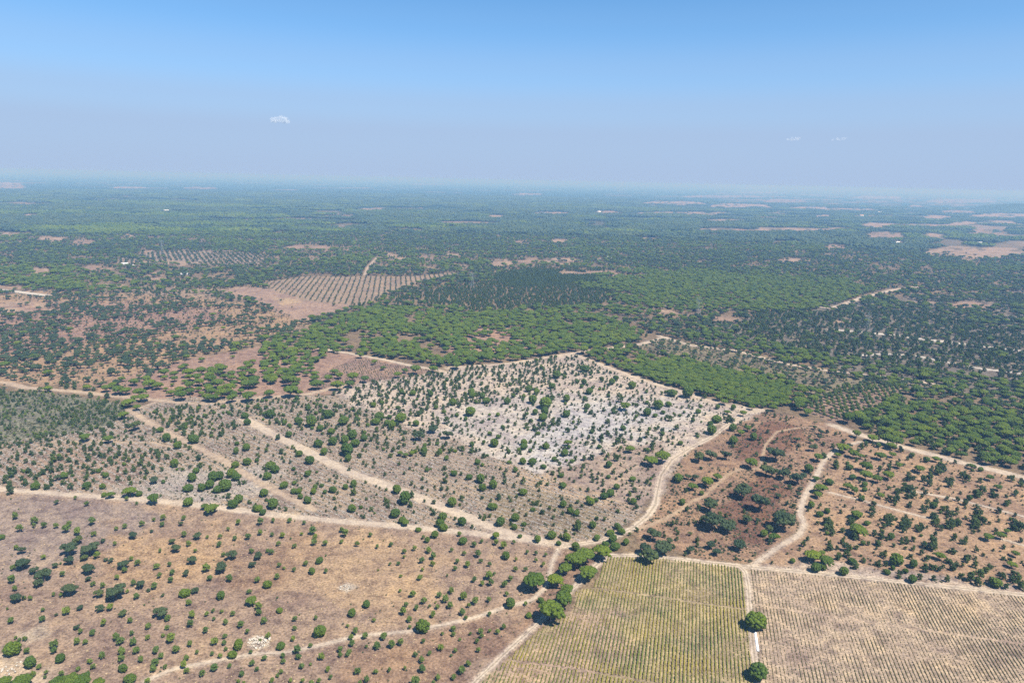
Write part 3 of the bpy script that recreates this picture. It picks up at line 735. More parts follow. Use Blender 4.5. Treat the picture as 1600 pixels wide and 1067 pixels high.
HAND = np.array([c[:2] for c in cand])
HANDR = np.array([c[2] for c in cand]) * .5
def clear_of(P, margin=1.0, hand=True, tracks=True, clear=True):
    ok = np.ones(len(P), bool)
    if tracks:
        for t in TR:
            nb = near_box(P, t['p'], 12)
            if nb.any():
                idx = np.where(nb)[0]
                ok[idx] &= segdist(P[idx], t['p']) > t['w'] * .5 + margin
    if clear:
        for c in CLEAR_W:
            nb = near_box(P, c, 0)
            if nb.any():
                idx = np.where(nb)[0]
                q = P[idx] + np.column_stack([fnoise(P[idx], 26), fnoise(P[idx] + 91, 26)]) * 40 - 20
                ok[idx] &= ~(inside(q, c) & (fnoise(P[idx], 34) > .31))
    if hand:
        idx = np.where(ok & (np.linalg.norm(P, axis=1) < 900))[0]
        for s in range(0, len(idx), 2000):
            ii = idx[s:s + 2000]
            d = np.linalg.norm(P[ii][:, None] - HAND[None], axis=2) - HANDR[None]
            ok[ii] &= d.min(1) > margin * .8
    return P[ok]

def put(P, k, d0, d1, power=1.0):
    D = d0 + (d1 - d0) * rng.random(len(P)) ** power
    for p, d in zip(P, D): cand.append((p[0], p[1], d, k, 0))

def fill(zone, k, sp, prob, d0, d1, jit=.9, ang=.3, nscale=40, nlo=None, margin=1.5, power=1.0, minus=(), hand=True):
    P = grid(W[zone] if isinstance(zone, str) else zone, sp, jit, ang)
    pr = np.full(len(P), prob)
    if nlo is not None:
        pr = prob * np.clip((fnoise(P + ord(k) * 31, nscale) - nlo) * 6, 0, 1)
    P = P[rng.random(len(P)) < pr]
    for m in minus: P = P[~inside(P, W[m])]
    P = clear_of(P, margin, hand=hand)
    put(P, k, d0, d1, power)

# near ground
T2A = math.atan2(*(ats([(740,812)]) - ats([(420,675)]))[0][::-1])
fill('WINDROW', 'm', (5.5, 9.2), .42, 1.3, 3.2, jit=.4, ang=T2A, nscale=50, nlo=.28)
fill('WINDROW', 'r', 11, .10, 1.5, 3.5)
fill(ats([(-90,762),(-90,704),(160,668),(205,645),(300,640),(330,690),(200,760)]), 'm', 7, .5, 2.2, 4.6)
fill(ats([(230,640),(310,635),(480,620),(600,650),(720,700),(700,720),(560,700),(420,660),(380,650),(380,690),(300,680)]), 'm', 7, .5, 2.2, 4.6)
fill(ats([(230,640),(310,635),(480,620),(600,650),(720,700),(700,720),(560,700),(420,660),(380,650),(380,690),(300,680)]), 'r', 11, .35, 2.5, 4.6)
fill('SANDY', 'm', (5.2, 8.2), .58, 1.2, 4.2, jit=.5, ang=T2A, nscale=30, nlo=.2, power=1.4)
fill('SANDY', 'r', 12, .25, 2.0, 5.0)
fill(ats([(520,612),(690,580),(895,556),(960,580),(860,600),(700,640),(620,655)]), 'm', 6.5, .5, 2.4, 5.2)
fill('SLOPE', 'y', 9, .07, .9, 1.8)
RA = math.atan2(*(ats([(1417,801)]) - ats([(1295,769)]))[0][::-1])
fill('RIGHT', 'm', (4.6, 8.4), .42, 1.2, 3.8, jit=.35, ang=RA, power=1.4)
fill('RIGHT', 'r', 12, .15, 2.0, 4.0)
fill('BURN', 'm', 6, .33, 1.3, 4.2, nscale=30, nlo=.35)
fill('BURN', 'o', 11, .18, 3.0, 6.0, nscale=40, nlo=.35)
fill('SCRUBH', 'm', 4.6, .62, 1.8, 4.0, nscale=30, nlo=.30)
fill('SCRUBH', 'y', 5, .5, 1.6, 3.4, nscale=30, nlo=.25)
fill('OAKS', 'o', 9, .75, 5.0, 9.5, nscale=75, nlo=.36)
fill('OAKS', 'o', 6, .22, 1.8, 3.8)
fill('OAKS', 'u', 22, .12, 7, 10)
fill('GLADE', 'u', 15, .12, 5, 9.5, minus=('SMALLF',))
fill('PINEGLADE', 'u', 9.6, .82, 7, 11, minus=('SMALLF',))
fill('SMALLF', 'm', (4.2, 3.4), .75, .8, 1.5, jit=.3, ang=-.55)
fill('PLANTF', 'o', (11.0, 5.8), .90, 2.2, 3.7, jit=.22, ang=.17)
fill('PINKF', 'o', 24, .25, 3, 6)
fill('GROVE', 'y', (8.0, 8.0), .95, 4.8, 6.2, jit=.2, ang=.45)
fill('SCRUBM', 'o', 8, .55, 3.5, 7)
fill('SCRUBM', 'y', 8, .4, 3, 5)
fill('PINEREC', 'u', 6.0, .98, 6.6, 8.6, jit=.7)
fill('PINEMID', 'u', 9.0, .86, 8, 11.5, jit=.8, nscale=60, nlo=.22)
fill('PINERIGHT', 'u', 8.6, .72, 7.5, 11, jit=.8)
fill('PINERIGHT', 'm', 7, .45, 4, 7)
fill('PINEBAND', 'u', 9.5, .6, 7, 11, nscale=60, nlo=.3)
fill('PINEBAND', 'o', 7, .6, 4, 7.5)
near_list = [c for c in cand]

# mid woods: everything from about 650 m to 2.9 km not claimed above
MIDCUT = ['SLOPE', 'WINDROW', 'SANDY', 'BURN', 'RIGHT', 'VINE_L', 'VINE_R', 'SCRUBH', 'GLADE', 'OAKS', 'PINKF', 'PLANTF', 'GROVE', 'SCRUBM', 'PINEREC', 'PINEMID', 'PINEGLADE', 'PINERIGHT', 'PINEBAND', 'PINESTRIPE', 'SLENDER', 'SLENDER2', 'DARKR', 'HEATHL']
def sector(r0, r1, a=41):
    A = np.radians(np.linspace(-a, a, 24))
    return np.concatenate([np.column_stack([np.sin(A) * r0, np.cos(A) * r0]), np.column_stack([np.sin(A[::-1]) * r1, np.cos(A[::-1]) * r1])])
FARSETS = {}
SOFT = ('SLENDER', 'SLENDER2', 'DARKR', 'PINESTRIPE', 'HEATHL')
def wob(P):
    return P + (np.column_stack([fnoise(P, 75), fnoise(P + 191, 75)]) - .5) * np.clip((np.linalg.norm(P, axis=1)[:, None] - 500) * .28, 50, 330)
def softgrid(zone, sp, jit, ang):
    big = W[zone] + (W[zone] - W[zone].mean(0)) * .12
    P = grid(big, sp, jit, ang)
    return P[inside(wob(P), W[zone])]
def farfill(setname, poly, sp, jit, ang, prob, d0, d1, minus=(), asp=1.0, nscale=None, nlo=0., nhi=None):
    P = softgrid(poly, sp, jit, ang) if isinstance(poly, str) else grid(poly, sp, jit, ang)
    keep = rng.random(len(P)) < prob
    P = P[keep]
    if nscale:
        n = fnoise(P + 311.0, nscale)
        pr = np.clip((n - nlo) * 8, 0, 1)
        if nhi is not None: pr = 1 - pr
        P = P[rng.random(len(P)) < pr]
    for m in minus: P = P[~inside(wob(P), W[m])] if m in SOFT else P[~inside(P, W[m])]
    P = clear_of(P, 2.0, hand=False)
    D = d0 + (d1 - d0) * rng.random(len(P))
    FARSETS.setdefault(setname, []).append(np.column_stack([P, D, D * asp * (.85 + .3 * rng.random(len(P)))]))
sec = sector(560, 2900)
def stand(P): return fnoise(P * np.array([.55, 1]) + 311.0, 150) * .65 + fnoise(P * np.array([.4, 1]) + 77.0, 420) * .35
def standfill(name, sp, ang, prob, d0, d1, lo, hi, asp=1.0):
    P = grid(sec, sp, .95, ang)
    P = P[rng.random(len(P)) < prob]
    n = stand(P)
    w = np.clip((n - lo) * 25, 0, 1) * np.clip((hi - n) * 25, 0, 1)
    g = np.clip((fnoise(P + 830, 45) - .27) * 7, .15, 1)
    P = P[rng.random(len(P)) < w * g]
    for m in MIDCUT: P = P[~inside(wob(P), W[m])] if m in SOFT else P[~inside(P, W[m])]
    P = clear_of(P, 2.0, hand=False)
    D = d0 + (d1 - d0) * rng.random(len(P)) ** 1.3
    FARSETS.setdefault(name, []).append(np.column_stack([P, D, D * asp * (.8 + .4 * rng.random(len(P)))]))
standfill('umbrella_pine_wood', 10.5, .2, .92, 7, 13.5, .54, 2)
standfill('oak_wood', 9.5, .5, .9, 5, 11.5, -1, .47)
standfill('slender_plantation', 6.5, .8, .7, 3.5, 6.5, .465, .545)
standfill('umbrella_pine_wood', 14, 1.1, .45, 8, 13, -1, .54)
standfill('oak_wood', 12, .9, .3, 4, 9, .46, 2)
farfill('umbrella_pine_wood', 'PINESTRIPE', 10.2, .85, .1, .90, 8.5, 12)
farfill('slender_plantation', 'SLENDER', 6.2, .8, .1, .74, 3.4, 5.8, (), 1.1)
farfill('slender_plantation', 'SLENDER2', 5.8, .8, .1, .86, 4, 6, (), 1.2)
farfill('slender_plantation', 'DARKR', 7.5, .95, .1, .62, 3.5, 7.0, (), 1.1)
farfill('oak_wood', 'DARKR', 11, .95, .1, .42, 5, 9)
farfill('umbrella_pine_wood', 'DARKR', 15, .95, .1, .15, 7, 10)
farfill('oak_wood', 'HEATHL', (12.4, 7.5), .5, .50, .80, 4, 7.5)
farfill('oak_wood', 'OAKS', 12, .9, .7, .35, 5, 9, (), 1.0, 90, .5)

# ------------------------------------------------------------------ individual trees: the 300 of each kind that show largest
ZN = [('VINE_L', 'at the edge of the vineyard'), ('SLOPE', 'on the dry brown slope below the long pale track'), ('SCRUBH', 'in the grey-green thicket at the left edge'),
      ('SANDY', 'on the whitish sandy clearing'), ('WINDROW', 'on the stony strip ground beside the wide sandy tracks'), ('BURN', 'on the reddish ground right of the winding track'),
      ('RIGHT', 'in the tan field above the dry vineyard block'), ('SMALLF', 'in the small pink brown field'), ('GLADE', 'in the open pink glade at the left'),
      ('PINEREC', 'in the dense rectangular pine block'), ('PINEMID', 'in the bright green pine wood across the middle'), ('PINEGLADE', 'on the glade edge left of the small field'),
      ('PINERIGHT', 'in the wood beyond the white firebreak'), ('PINEBAND', 'in the mixed wood behind the grove'), ('OAKS', 'on the orange tan plain at the left'),
      ('PLANTF', 'in the planted rows of the far field'), ('PINKF', 'on the far bare pink field'), ('GROVE', 'in the grid of the pale green grove'), ('SCRUBM', 'in the scrub behind the dense pine block')]
LOOK = {'u': ('flat topped umbrella pine', 'umbrella pine'), 'r': ('bushy round green pine', 'pine tree'), 'y': ('small light green young pine', 'young pine'),
        'm': ('ragged upright pine', 'pine tree'), 'o': ('dark spreading oak', 'oak tree')}
GRP = {'u': 'umbrella pines', 'r': 'bushy round pines', 'y': 'young pines', 'm': 'ragged pines', 'o': 'oaks'}
SPECIAL = {
 (1182,965): ('large round dark green pine standing over the central vineyard track above the white cover', 'the upper big pine on the vineyard track'),
 (1185,1046): ('large round pine on the central vineyard track at the bottom edge of the view', 'the lower big pine on the vineyard track'),
 (1015,866): ('darkest spreading oak overhanging the upper edge of the left vineyard block', 'the dark oak overhanging the vineyard edge'),
 (1007,855): ('oak half hidden behind the dark oak overhanging the vineyard edge', None),
 (1035,855): ('broad dark oak just right of the oak overhanging the vineyard edge', None),
 (1021,832): ('dark oak between the winding track and the orange track fork', 'the oak at the orange track fork'),
 (835,906): ('broad umbrella pine farthest left of the row beside the left vineyard block', 'the leftmost umbrella pine beside the vineyard'),
 (867,905): ('medium umbrella pine right of the leftmost pine beside the vineyard', None),
 (884,886): ('umbrella pine below the merged pair of big crowns beside the vineyard', None),
 (900,869): ('left crown of the merged pair of big umbrella pines beside the vineyard', None),
 (915,865): ('right crown of the merged pair of big umbrella pines beside the vineyard', None),
 (919,892): ('umbrella pine touching the boundary track at the upper left vineyard corner', None),
 (941,860): ('umbrella pine at the top of the row, left of the vineyard corner', 'the umbrella pine at the vineyard corner'),
 (886,920): ('small umbrella pine tucked behind a bigger one beside the vineyard step', None),
 (881,934): ('big umbrella pine beside the step in the left vineyard edge', None),
 (861,952): ('widest umbrella pine, lowest of the row along the left vineyard edge', 'the lowest umbrella pine beside the vineyard'),
 (826,959): ('lone round pine left of the lowest umbrella pine beside the vineyard', None),
 (797,941): ('round pine at the upper end of the narrow path on the slope', 'the round pine at the path end'),
 (661,977): ('big round pine beside the middle of the narrow path', 'the big round pine on the narrow path'),
 (499,984): ('big round pine above the narrow path, right of the stone heap', 'the big round pine above the path'),
 (19,1011): ('largest round pine of the lower left corner, over its dark shadow', 'the largest pine in the lower left corner'),
 (47,1034): ('second largest round pine in the lower left corner', None),
 (372,1006): ('round pine just left of the pale stone heap', None),
 (363,1021): ('round pine on the narrow path left of the stone heap', None),
 (439,1007): ('round pine just right of the pale stone heap', None),
 (289,924): ('round pine touching a dark oak in the middle of the left slope', 'the pine touching a dark oak'),
 (345,929): ('lone round pine at the right of the left slope', 'the lone round pine of the left slope'),
 (180,922): ('largest dark oak of the left slope', 'the largest oak of the left slope'),
 (108,856): ('left one of the two big dark oaks high on the left slope', 'the pair of big oaks on the left slope'),
 (140,856): ('right one of the two big dark oaks high on the left slope', None),
 (68,897): ('broad dark oak low in the oak cluster at the left edge of the slope', 'the oak cluster at the left edge'),
 (251,956): ('lone dark oak above the lower half of the left slope', 'the lone oak of the lower slope'),
 (109,920): ('dark oak left of the largest oak of the left slope', None),
 (35,880): ('dark oak near the left edge, above the oak cluster', None),
 (25,932): ('dark oak at the far left edge of the slope', 'the oak at the far left edge'),
 (346,886): ('ragged dark oak right of the middle of the left slope', 'the ragged oak of the left slope'),
 (363,866): ('dark oak at the right end of the left slope oaks', None),
 (404,867): ('grey green oak standing alone on the middle of the dry slope', 'the grey oak alone on the slope'),
 (208,834): ('dark oak high on the slope below the long pale track', 'the oak high on the slope'),
 (5,1064): ('umbrella pine cut by the bottom left corner of the view', None),
 (34,1066): ('yellow green umbrella pine at the bottom edge near the left corner', None),
 (90,1066): ('left crown of the three umbrella pines cut by the bottom edge', None),
 (110,1063): ('middle crown of the three umbrella pines cut by the bottom edge', None),
 (127,1063): ('right crown of the three umbrella pines cut by the bottom edge', None),
 (154,1066): ('small umbrella pine crown at the bottom edge right of three others', None),
 (240,777): ('umbrella pine over its dark shadow on the long pale track', 'the umbrella pine on the long pale track'),
 (330,792): ('second umbrella pine on the long pale track, farther right', 'the second umbrella pine on the pale track'),
 (202,766): ('wide umbrella pine just above the long pale track', None),
 (634,815): ('umbrella pine on the long pale track near the wide diagonal track', 'the umbrella pine below the wide diagonal track'),
 (632,775): ('biggest bushy pine clump beside the wide diagonal track', 'the biggest clump by the wide diagonal track'),
 (775,835): ('umbrella shaped pine just below the long pale track', None),
 (1017,718): ('flat umbrella pine over a wide dark shadow beside the winding track', 'the flat pine beside the winding track'),
 (1035,711): ('dense umbrella pine just right of the flat one beside the winding track', None),
 (985,700): ('round topped umbrella pine on the sand left of the winding track', 'the umbrella pine left of the winding track'),
 (1174,722): ('umbrella pine on the orange track within the reddish ground', 'the umbrella pine on the orange track'),
 (1082,759): ('umbrella pine left of the orange track bend', 'the umbrella pine left of the orange track'),
 (1105,751): ('umbrella pine just below the orange track bend', None),
 (1160,766): ('round grey green oak in the middle of the reddish ground', 'the oak in the middle of the reddish ground'),
 (1189,784): ('big grey green oak on the dark red soil', 'the big oak on the dark red soil'),
 (1110,787): ('upper one of two big oaks below the orange track', None),
 (1112,810): ('lower one of two big oaks below the orange track', 'the lower oak below the orange track'),
 (1225,812): ('broad oak beside the pale track at the right of the reddish ground', 'the broad oak beside the pale right track'),
 (1271,866): ('wide umbrella pine, left of two at the lower left of the tan field', 'the umbrella pair at the tan field corner'),
 (1291,875): ('umbrella pine, right of two at the lower left of the tan field', None),
 (1342,828): ('wide umbrella pine inside the lower left part of the tan field', 'the wide umbrella pine of the tan field'),
 (1401,873): ('bushy round pine above the dry vineyard block', 'the bushy pine above the dry vineyard'),
 (1319,891): ('round pine on the edge of the vineyard track above the dry block', 'the round pine on the upper vineyard track'),
 (1556,891): ('rounded pine near the right end of the upper vineyard track', 'the rounded pine near the right edge'),
 (1586,864): ('umbrella pine at the right edge of the tan field', None),
 (1376,710): ('umbrella pine over a crisp shadow in the upper tan field', 'the crisp umbrella pine in the upper tan field'),
 (1339,676): ('low umbrella pine at the corner of the white firebreak', 'the low pine at the firebreak corner'),
 (421,613): ('lone umbrella pine at the near edge of the pink glade', 'the lone pine at the glade edge'),
 (389,617): ('umbrella pine left of the lone pine at the glade edge', None),
}
LANDMARKS = [((405, 1003), 'the pale stone heap'), ((538, 918), 'the whitish stones on the slope'), ((1182, 1003), 'the white cover'),
  ((892, 853), 'the junction of the wide tracks'), ((830, 843), 'the lower end of the wide diagonal track'), ((190, 778), 'the bend of the long pale track'),
  ((383, 654), 'the upper end of the wide diagonal track'), ((205, 641), 'the track fork at the left'), ((1195, 640), 'the right corner of the white clearing'),
  ((895, 553), 'the top corner of the white clearing'), ((520, 612), 'the left corner of the white clearing'), ((1182, 882), 'the pale track end at the vineyard'),
  ((1310, 668), 'the start of the white firebreak'), ((680, 577), 'the right tip of the small pink field'), ((505, 545), 'the upper end of the small field track'),
  ((240, 1058), 'the lower end of the narrow path'), ((650, 985), 'the middle of the narrow path'), ((20, 766), 'the left end of the long pale track'),
  ((425, 803), 'the middle of the long pale track'), ((1257, 820), 'the sharp bend of the pale right track'), ((1033, 742), 'the bend of the winding track'),
  ((1090, 497), 'the grey pylon'), ((345, 455), 'the tip of the bare pink field'), ((1330, 655), 'the near corner of the grove')]


proto = {}
def place_tree(x, y, D, k, label, group, n):
    v = int(rng.integers(0, NV))
    e = bpy.data.objects.new(NAME[k], None)
    e.empty_display_size = .5
    COL.objects.link(e)
    e.location = (x, y, 0)
    s = D * (.94 + .12 * rng.random())
    e.scale = (D, D * (.84 + .26 * rng.random()), s)
    if k in 'rm': e.scale.z = D * (.80 + .34 * rng.random())
    e.rotation_euler = (0, 0, rng.random() * 6.283)
    tag(e, label, LOOK[k][1], group)
    if (k, v) in proto:
        c, t = proto[(k, v)]
        for src in (c, t):
            q = src.copy(); COL.objects.link(q); q.parent = e
    else:
        c = obj('crown', KINDS[k][v][0], e); t = obj('trunk', KINDS[k][v][1], e)
        proto[(k, v)] = (c, t)
    return e

arr = np.array([(c[0], c[1], c[2]) for c in cand]); kinds = np.array([c[3] for c in cand]); hand = np.array([c[4] for c in cand])
px, py, dep = project(arr[:, :2])
vis = (px > -40) & (px < 1640) & (py < 1110)
show = arr[:, 2] / dep * (1 + .15 * hand)
singles, rest = [], []
for k in 'uryom':
    idx = np.where((kinds == k) & vis)[0]
    idx = idx[np.argsort(-show[idx])]
    singles += list(idx[:300]); rest += list(idx[300:])
    rest += list(np.where((kinds == k) & ~vis)[0])
zone_of = {}
for zn, txt in ZN:
    ins = inside(arr[:, :2], W[zn])
    for i in np.where(ins)[0]: zone_of.setdefault(int(i), (zn, txt))
zc_all = np.array([CH[k] for k in kinds]) * arr[:, 2]
special_of, marks = {}, [(at(*p), t, -1) for p, t in LANDMARKS]
_sing = np.array(singles, int)
_su = np.zeros(len(_sing)); _sv = np.zeros(len(_sing))
for q, i in enumerate(_sing):
    u_, v_, _d = project(arr[i:i + 1, :2], zc_all[i]); _su[q], _sv[q] = u_[0], v_[0]
for (sx, sy), (lab, short) in SPECIAL.items():
    want = {'oak': 'o'}.get('oak' if ' oak ' in lab + ' ' and 'pine' not in lab else '', None)
    dd = np.hypot(_su - sx, _sv - sy)
    ok_ = (kinds[_sing] == 'o') if want else (kinds[_sing] != 'o')
    if 'umbrella' in lab.split(',')[0]: ok_ = kinds[_sing] == 'u'
    dd = np.where(ok_, dd, 1e9)
    q = int(np.argmin(dd)); i = int(_sing[q])
    if dd[q] > 9 or i in special_of: continue
    special_of[i] = lab
    if short: marks.append((arr[i, :2].copy(), short, i))
NOUN = {'u': 'umbrella pine', 'r': 'bushy round pine', 'y': 'young pine', 'm': 'ragged pine', 'o': 'dark oak'}
near_of = {}
for mp, phrase, mi in marks:
    for k in 'uryom':
        idx = np.where((kinds == k) & vis)[0]
        d = np.linalg.norm(arr[idx, :2] - mp, axis=1)
        order = [int(i) for i in idx[np.argsort(d)] if int(i) != mi][:6]
        for rnk, i in enumerate(order):
            if np.linalg.norm(arr[i, :2] - mp) > 75: break
            if i not in near_of or near_of[i][0] > rnk:
                near_of[i] = (rnk, '%s%s %s to %s' % (('', 'second ', 'third ', 'fourth ', 'fifth ', 'sixth ')[rnk], 'closest', NOUN[k], phrase))
for n, i in enumerate(singles):
    i = int(i); k = kinds[i]
    zn, txt = zone_of.get(i, ('X', 'beside the tracks between the fields'))
    if i in special_of: lab = special_of[i]
    elif i in near_of: lab = near_of[i][1]
    else: lab = LOOK[k][0] + ' ' + txt
    place_tree(arr[i, 0], arr[i, 1], arr[i, 2], k, lab, GRP[k] + ' ' + txt, n)

# ------------------------------------------------------------------ geometry-node scatters for what is past counting
def scatter(name, P, scl, sources, label, cat, z=0.0):
    """sources: list of lists of scene objects whose geometry is placed on each point"""
    n = len(P)
    if n == 0: return None
    me = bpy.data.meshes.new(name)
    me.vertices.add(n)
    me.vertices.foreach_set('co', np.column_stack([P, np.full(n, z)]).astype(np.float32).ravel())
    a = me.attributes.new('rot', 'FLOAT', 'POINT'); a.data.foreach_set('value', (rng.random(n) * 6.283).astype(np.float32))
    a = me.attributes.new('scl', 'FLOAT_VECTOR', 'POINT'); a.data.foreach_set('vector', np.asarray(scl, np.float32).ravel())
    a = me.attributes.new('var', 'INT', 'POINT'); a.data.foreach_set('value', rng.integers(0, len(sources), n).astype(np.int32))
    o = obj(name, me, label=label, cat=cat, kind='stuff')
    ng = bpy.data.node_groups.new(name, 'GeometryNodeTree')
    ng.interface.new_socket('Geometry', in_out='INPUT', socket_type='NodeSocketGeometry')
    ng.interface.new_socket('Geometry', in_out='OUTPUT', socket_type='NodeSocketGeometry')
    gi, go = ng.nodes.new('NodeGroupInput'), ng.nodes.new('NodeGroupOutput')
    jn = ng.nodes.new('GeometryNodeJoinGeometry')
    def named(nm, t):
        q = ng.nodes.new('GeometryNodeInputNamedAttribute'); q.data_type = t; q.inputs['Name'].default_value = nm
        return q.outputs[0]
    rot, sc, var = named('rot', 'FLOAT'), named('scl', 'FLOAT_VECTOR'), named('var', 'INT')
    cx = ng.nodes.new('ShaderNodeCombineXYZ'); ng.links.new(rot, cx.inputs[2])
    e2r = ng.nodes.new('FunctionNodeEulerToRotation'); ng.links.new(cx.outputs[0], e2r.inputs[0])
    for k, srcs in enumerate(sources):
        cmpn = ng.nodes.new('FunctionNodeCompare'); cmpn.data_type = 'INT'; cmpn.operation = 'EQUAL'
        ng.links.new(var, cmpn.inputs[2]); cmpn.inputs[3].default_value = k
        js = ng.nodes.new('GeometryNodeJoinGeometry')
        for so in srcs:
            oi = ng.nodes.new('GeometryNodeObjectInfo'); oi.transform_space = 'ORIGINAL'
            oi.inputs['Object'].default_value = so
            oi.inputs['As Instance'].default_value = False
            ng.links.new(oi.outputs['Geometry'], js.inputs[0])
        ip = ng.nodes.new('GeometryNodeInstanceOnPoints')
        ng.links.new(gi.outputs[0], ip.inputs['Points'])
        ng.links.new(cmpn.outputs[0], ip.inputs['Selection'])
        ng.links.new(js.outputs[0], ip.inputs['Instance'])
        ng.links.new(e2r.outputs[0], ip.inputs['Rotation'])
        ng.links.new(sc, ip.inputs['Scale'])
        ng.links.new(ip.outputs[0], jn.inputs[0])
    ng.links.new(jn.outputs[0], go.inputs[0])
    md = o.modifiers.new('scatter', 'NODES'); md.node_group = ng
    return o

STUFF = {'u': 'umbrella_pine_grove', 'r': 'round_pine_scatter', 'y': 'young_pine_scatter', 'm': 'scraggy_pine_scatter', 'o': 'oak_scatter'}
SL = {'u': 'further umbrella pines closing up into the green pine woods', 'r': 'smaller round pines scattered between the tracks', 'y': 'tiny young pines and seedlings dotting the dry ground',
      'm': 'smaller ragged pines scattered over sandy and tan ground', 'o': 'further oaks and oak bushes on the tan plain'}
rest = np.array(rest, int)
for k in 'uryom':
    ii = rest[kinds[rest] == k] if len(rest) else rest
    if len(ii) == 0: continue
    D = arr[ii, 2]
    scl = np.column_stack([D, D * (.9 + .2 * rng.random(len(D))), D * (.9 + .2 * rng.random(len(D)))])
    scatter(STUFF[k], arr[ii, :2], scl, [[proto[(k, v)][0], proto[(k, v)][1]] for v in range(NV) if (k, v) in proto], SL[k], 'trees')

srcs = {'umbrella_pine_wood': 'u', 'oak_wood': 'o', 'slender_plantation': 'm'}
FL = {'umbrella_pine_wood': 'bright green umbrella pine woods stretching away behind the fields', 'oak_wood': 'dark blue green oak woods stretching towards the horizon',
      'slender_plantation': 'dense dark stands of slender upright plantation trees'}
for nm, L in FARSETS.items():
    A = np.concatenate(L); k = srcs[nm]
    scatter(nm, A[:, :2], A[:, [2, 2, 3]], [[proto[(k, v)][0], proto[(k, v)][1]] for v in range(NV)], FL[nm], 'woods')

# far woods, 2.9 to 9 km: tiles of many small trees
def far_tile(seed, size, n, mats, tall):
    rs = np.random.default_rng(seed)
    P = (rs.random((n, 2)) - .5) * size
    V, F, MI = [], [], []; o = 0
    for p in P:
        r = 3.6 + 3.2 * rs.random()
        h = r * (1.1 + .5 * rs.random()) * tall
        v = ICO0[0] * (1 + (rs.random((len(ICO0[0]), 1)) - .5) * .5) * np.array([r, r, r * .55 * tall]) + np.array([p[0], p[1], h])
        V.append(v); F.append(ICO0[1] + o); o += len(v); MI += [int(rs.random() < .3)] * len(ICO0[1])
    return mesh_np('thicket', np.concatenate(V), np.concatenate(F), mats, MI)
def far_woods():
    sp = 52
    P = grid(sector(2880, 9500, 41), sp, .9, .3)
    n = fnoise(P, 900) + .35 * (fnoise(P, 240) - .5)
    dens = fnoise(P + 900, 330)
    P, n = P[dens > .30], n[dens > .30]
    ok = np.ones(len(P), bool)
    for c in CLEAR_W:
        for off in ((-14, 0), (14, 0), (0, -24), (0, 0)):
            ok &= ~inside(P + np.array(off), c)
    rightish = (P[:, 0] > .28 * P[:, 1]) & (P[:, 1] > 3300)
    tn, t2 = fnoise(P + 500, 700), fnoise(P * np.array([.45, 1]), 160)
    ok &= ~(rightish & (t2 > .56)) & ~((tn > .58) & (t2 > .52))
    P2 = P[ok]
    n = stand(P2) - .035
    sets = [('far_pine_wood', n > .5, M_umb, M_round, .9), ('far_oak_wood', n <= .5, M_oak, M_euc, 1.05)]
    for nm, sel, m1, m2, tall in sets:
        Q2 = P2[sel]
        src = []
        for s in range(3):
            o = obj('thicket', far_tile(900 + s + 10 * len(nm), 66, 62, [m1, m2], tall), label='distant patch of low treetops within the %s' % ('pine woods' if 'pine' in nm else 'dark woods'), cat='woods', kind='stuff')
            o.location = (*Q2[s * 7], 0)
            src.append([o])
        k = np.ones(len(Q2), bool); k[[0, 7, 14]] = False
        Q2 = Q2[k]
        s_ = .85 + .35 * rng.random(len(Q2))
        scatter(nm, Q2, np.column_stack([s_, s_, s_ * (.8 + .4 * rng.random(len(Q2)))]), src, 'hazy distant %s running to the horizon' % ('pine woods' if 'pine' in nm else 'dark oak woods'), 'woods')
far_woods()

# ------------------------------------------------------------------ low scrub, dry tufts and cut brush on the ground
def bush_mesh(seed, mat, n=7):
    rs = np.random.default_rng(seed)
    C = np.column_stack([(rs.random((n, 2)) - .5) * .7, .18 + .2 * rs.random(n)])
    V, F = clumps(C, .16 + .14 * rs.random(n), rs, .8, ICO0, .35)
    return mesh_np('bush', *sprigs(V, F, 120, .2, rs), [mat])
def brush_mesh(seed, mat):
    rs = np.random.default_rng(seed)
    parts = []
    for k in range(12):
        a = rs.random() * 6.28; c = (rs.random(2) - .5) * .8; l = .25 + .4 * rs.random(); h = .05 + .3 * rs.random()
        parts.append(limb((c[0] - l * math.cos(a), c[1] - l * math.sin(a), h * rs.random()), (c[0] + l * math.cos(a), c[1] + l * math.sin(a), h), .035, .02, 3))
    return mesh_np('brush', *join(parts), [mat])
M_brush = plain_material('cut_brushwood', (.46, .41, .36), .5, 1.5)
M_straw = plain_material('dry_tuft', (.40, .30, .18), .35, .8)
def ground_scatter(name, zone, meshes, sp, prob, d0, d1, label, cat, nscale=25, nlo=.35, jit=1., ang=.3, first=None):
    P = grid(W[zone] if isinstance(zone, str) else zone, sp, jit, ang)
    pr = prob * np.clip((fnoise(P + len(name) * 17, nscale) - nlo) * 6, 0, 1)
    P = P[rng.random(len(P)) < pr]
    P = clear_of(P, .4, hand=False)
    return P, d0 + (d1 - d0) * rng.random(len(P)) ** 1.5
def many(name, specs, meshes, label, cat, flat=1.0):
    Ps, Ds = [], []
    for s in specs:
        p, d = ground_scatter(name, *s)
        Ps.append(p); Ds.append(d)
    P, D = np.concatenate(Ps), np.concatenate(Ds)
    src = []
    for k, me in enumerate(meshes):
        o = obj(cat.replace(' ', '_'), me, label=label, cat=cat, kind='stuff')
        o.location = (*P[k], 0); o.scale = (D[k],) * 3
        src.append([o])
    P, D = P[len(meshes):], D[len(meshes):]
    scatter(name, P, np.column_stack([D, D * (.7 + .6 * rng.random(len(D))), D * flat * (.7 + .6 * rng.random(len(D)))]), src, label, cat)
def sp_(zone, sp, prob, d0, d1, nscale=25, nlo=.35, jit=1., ang=.3):
    return (zone, None, sp, prob, d0, d1, '', '', nscale, nlo, jit, ang)
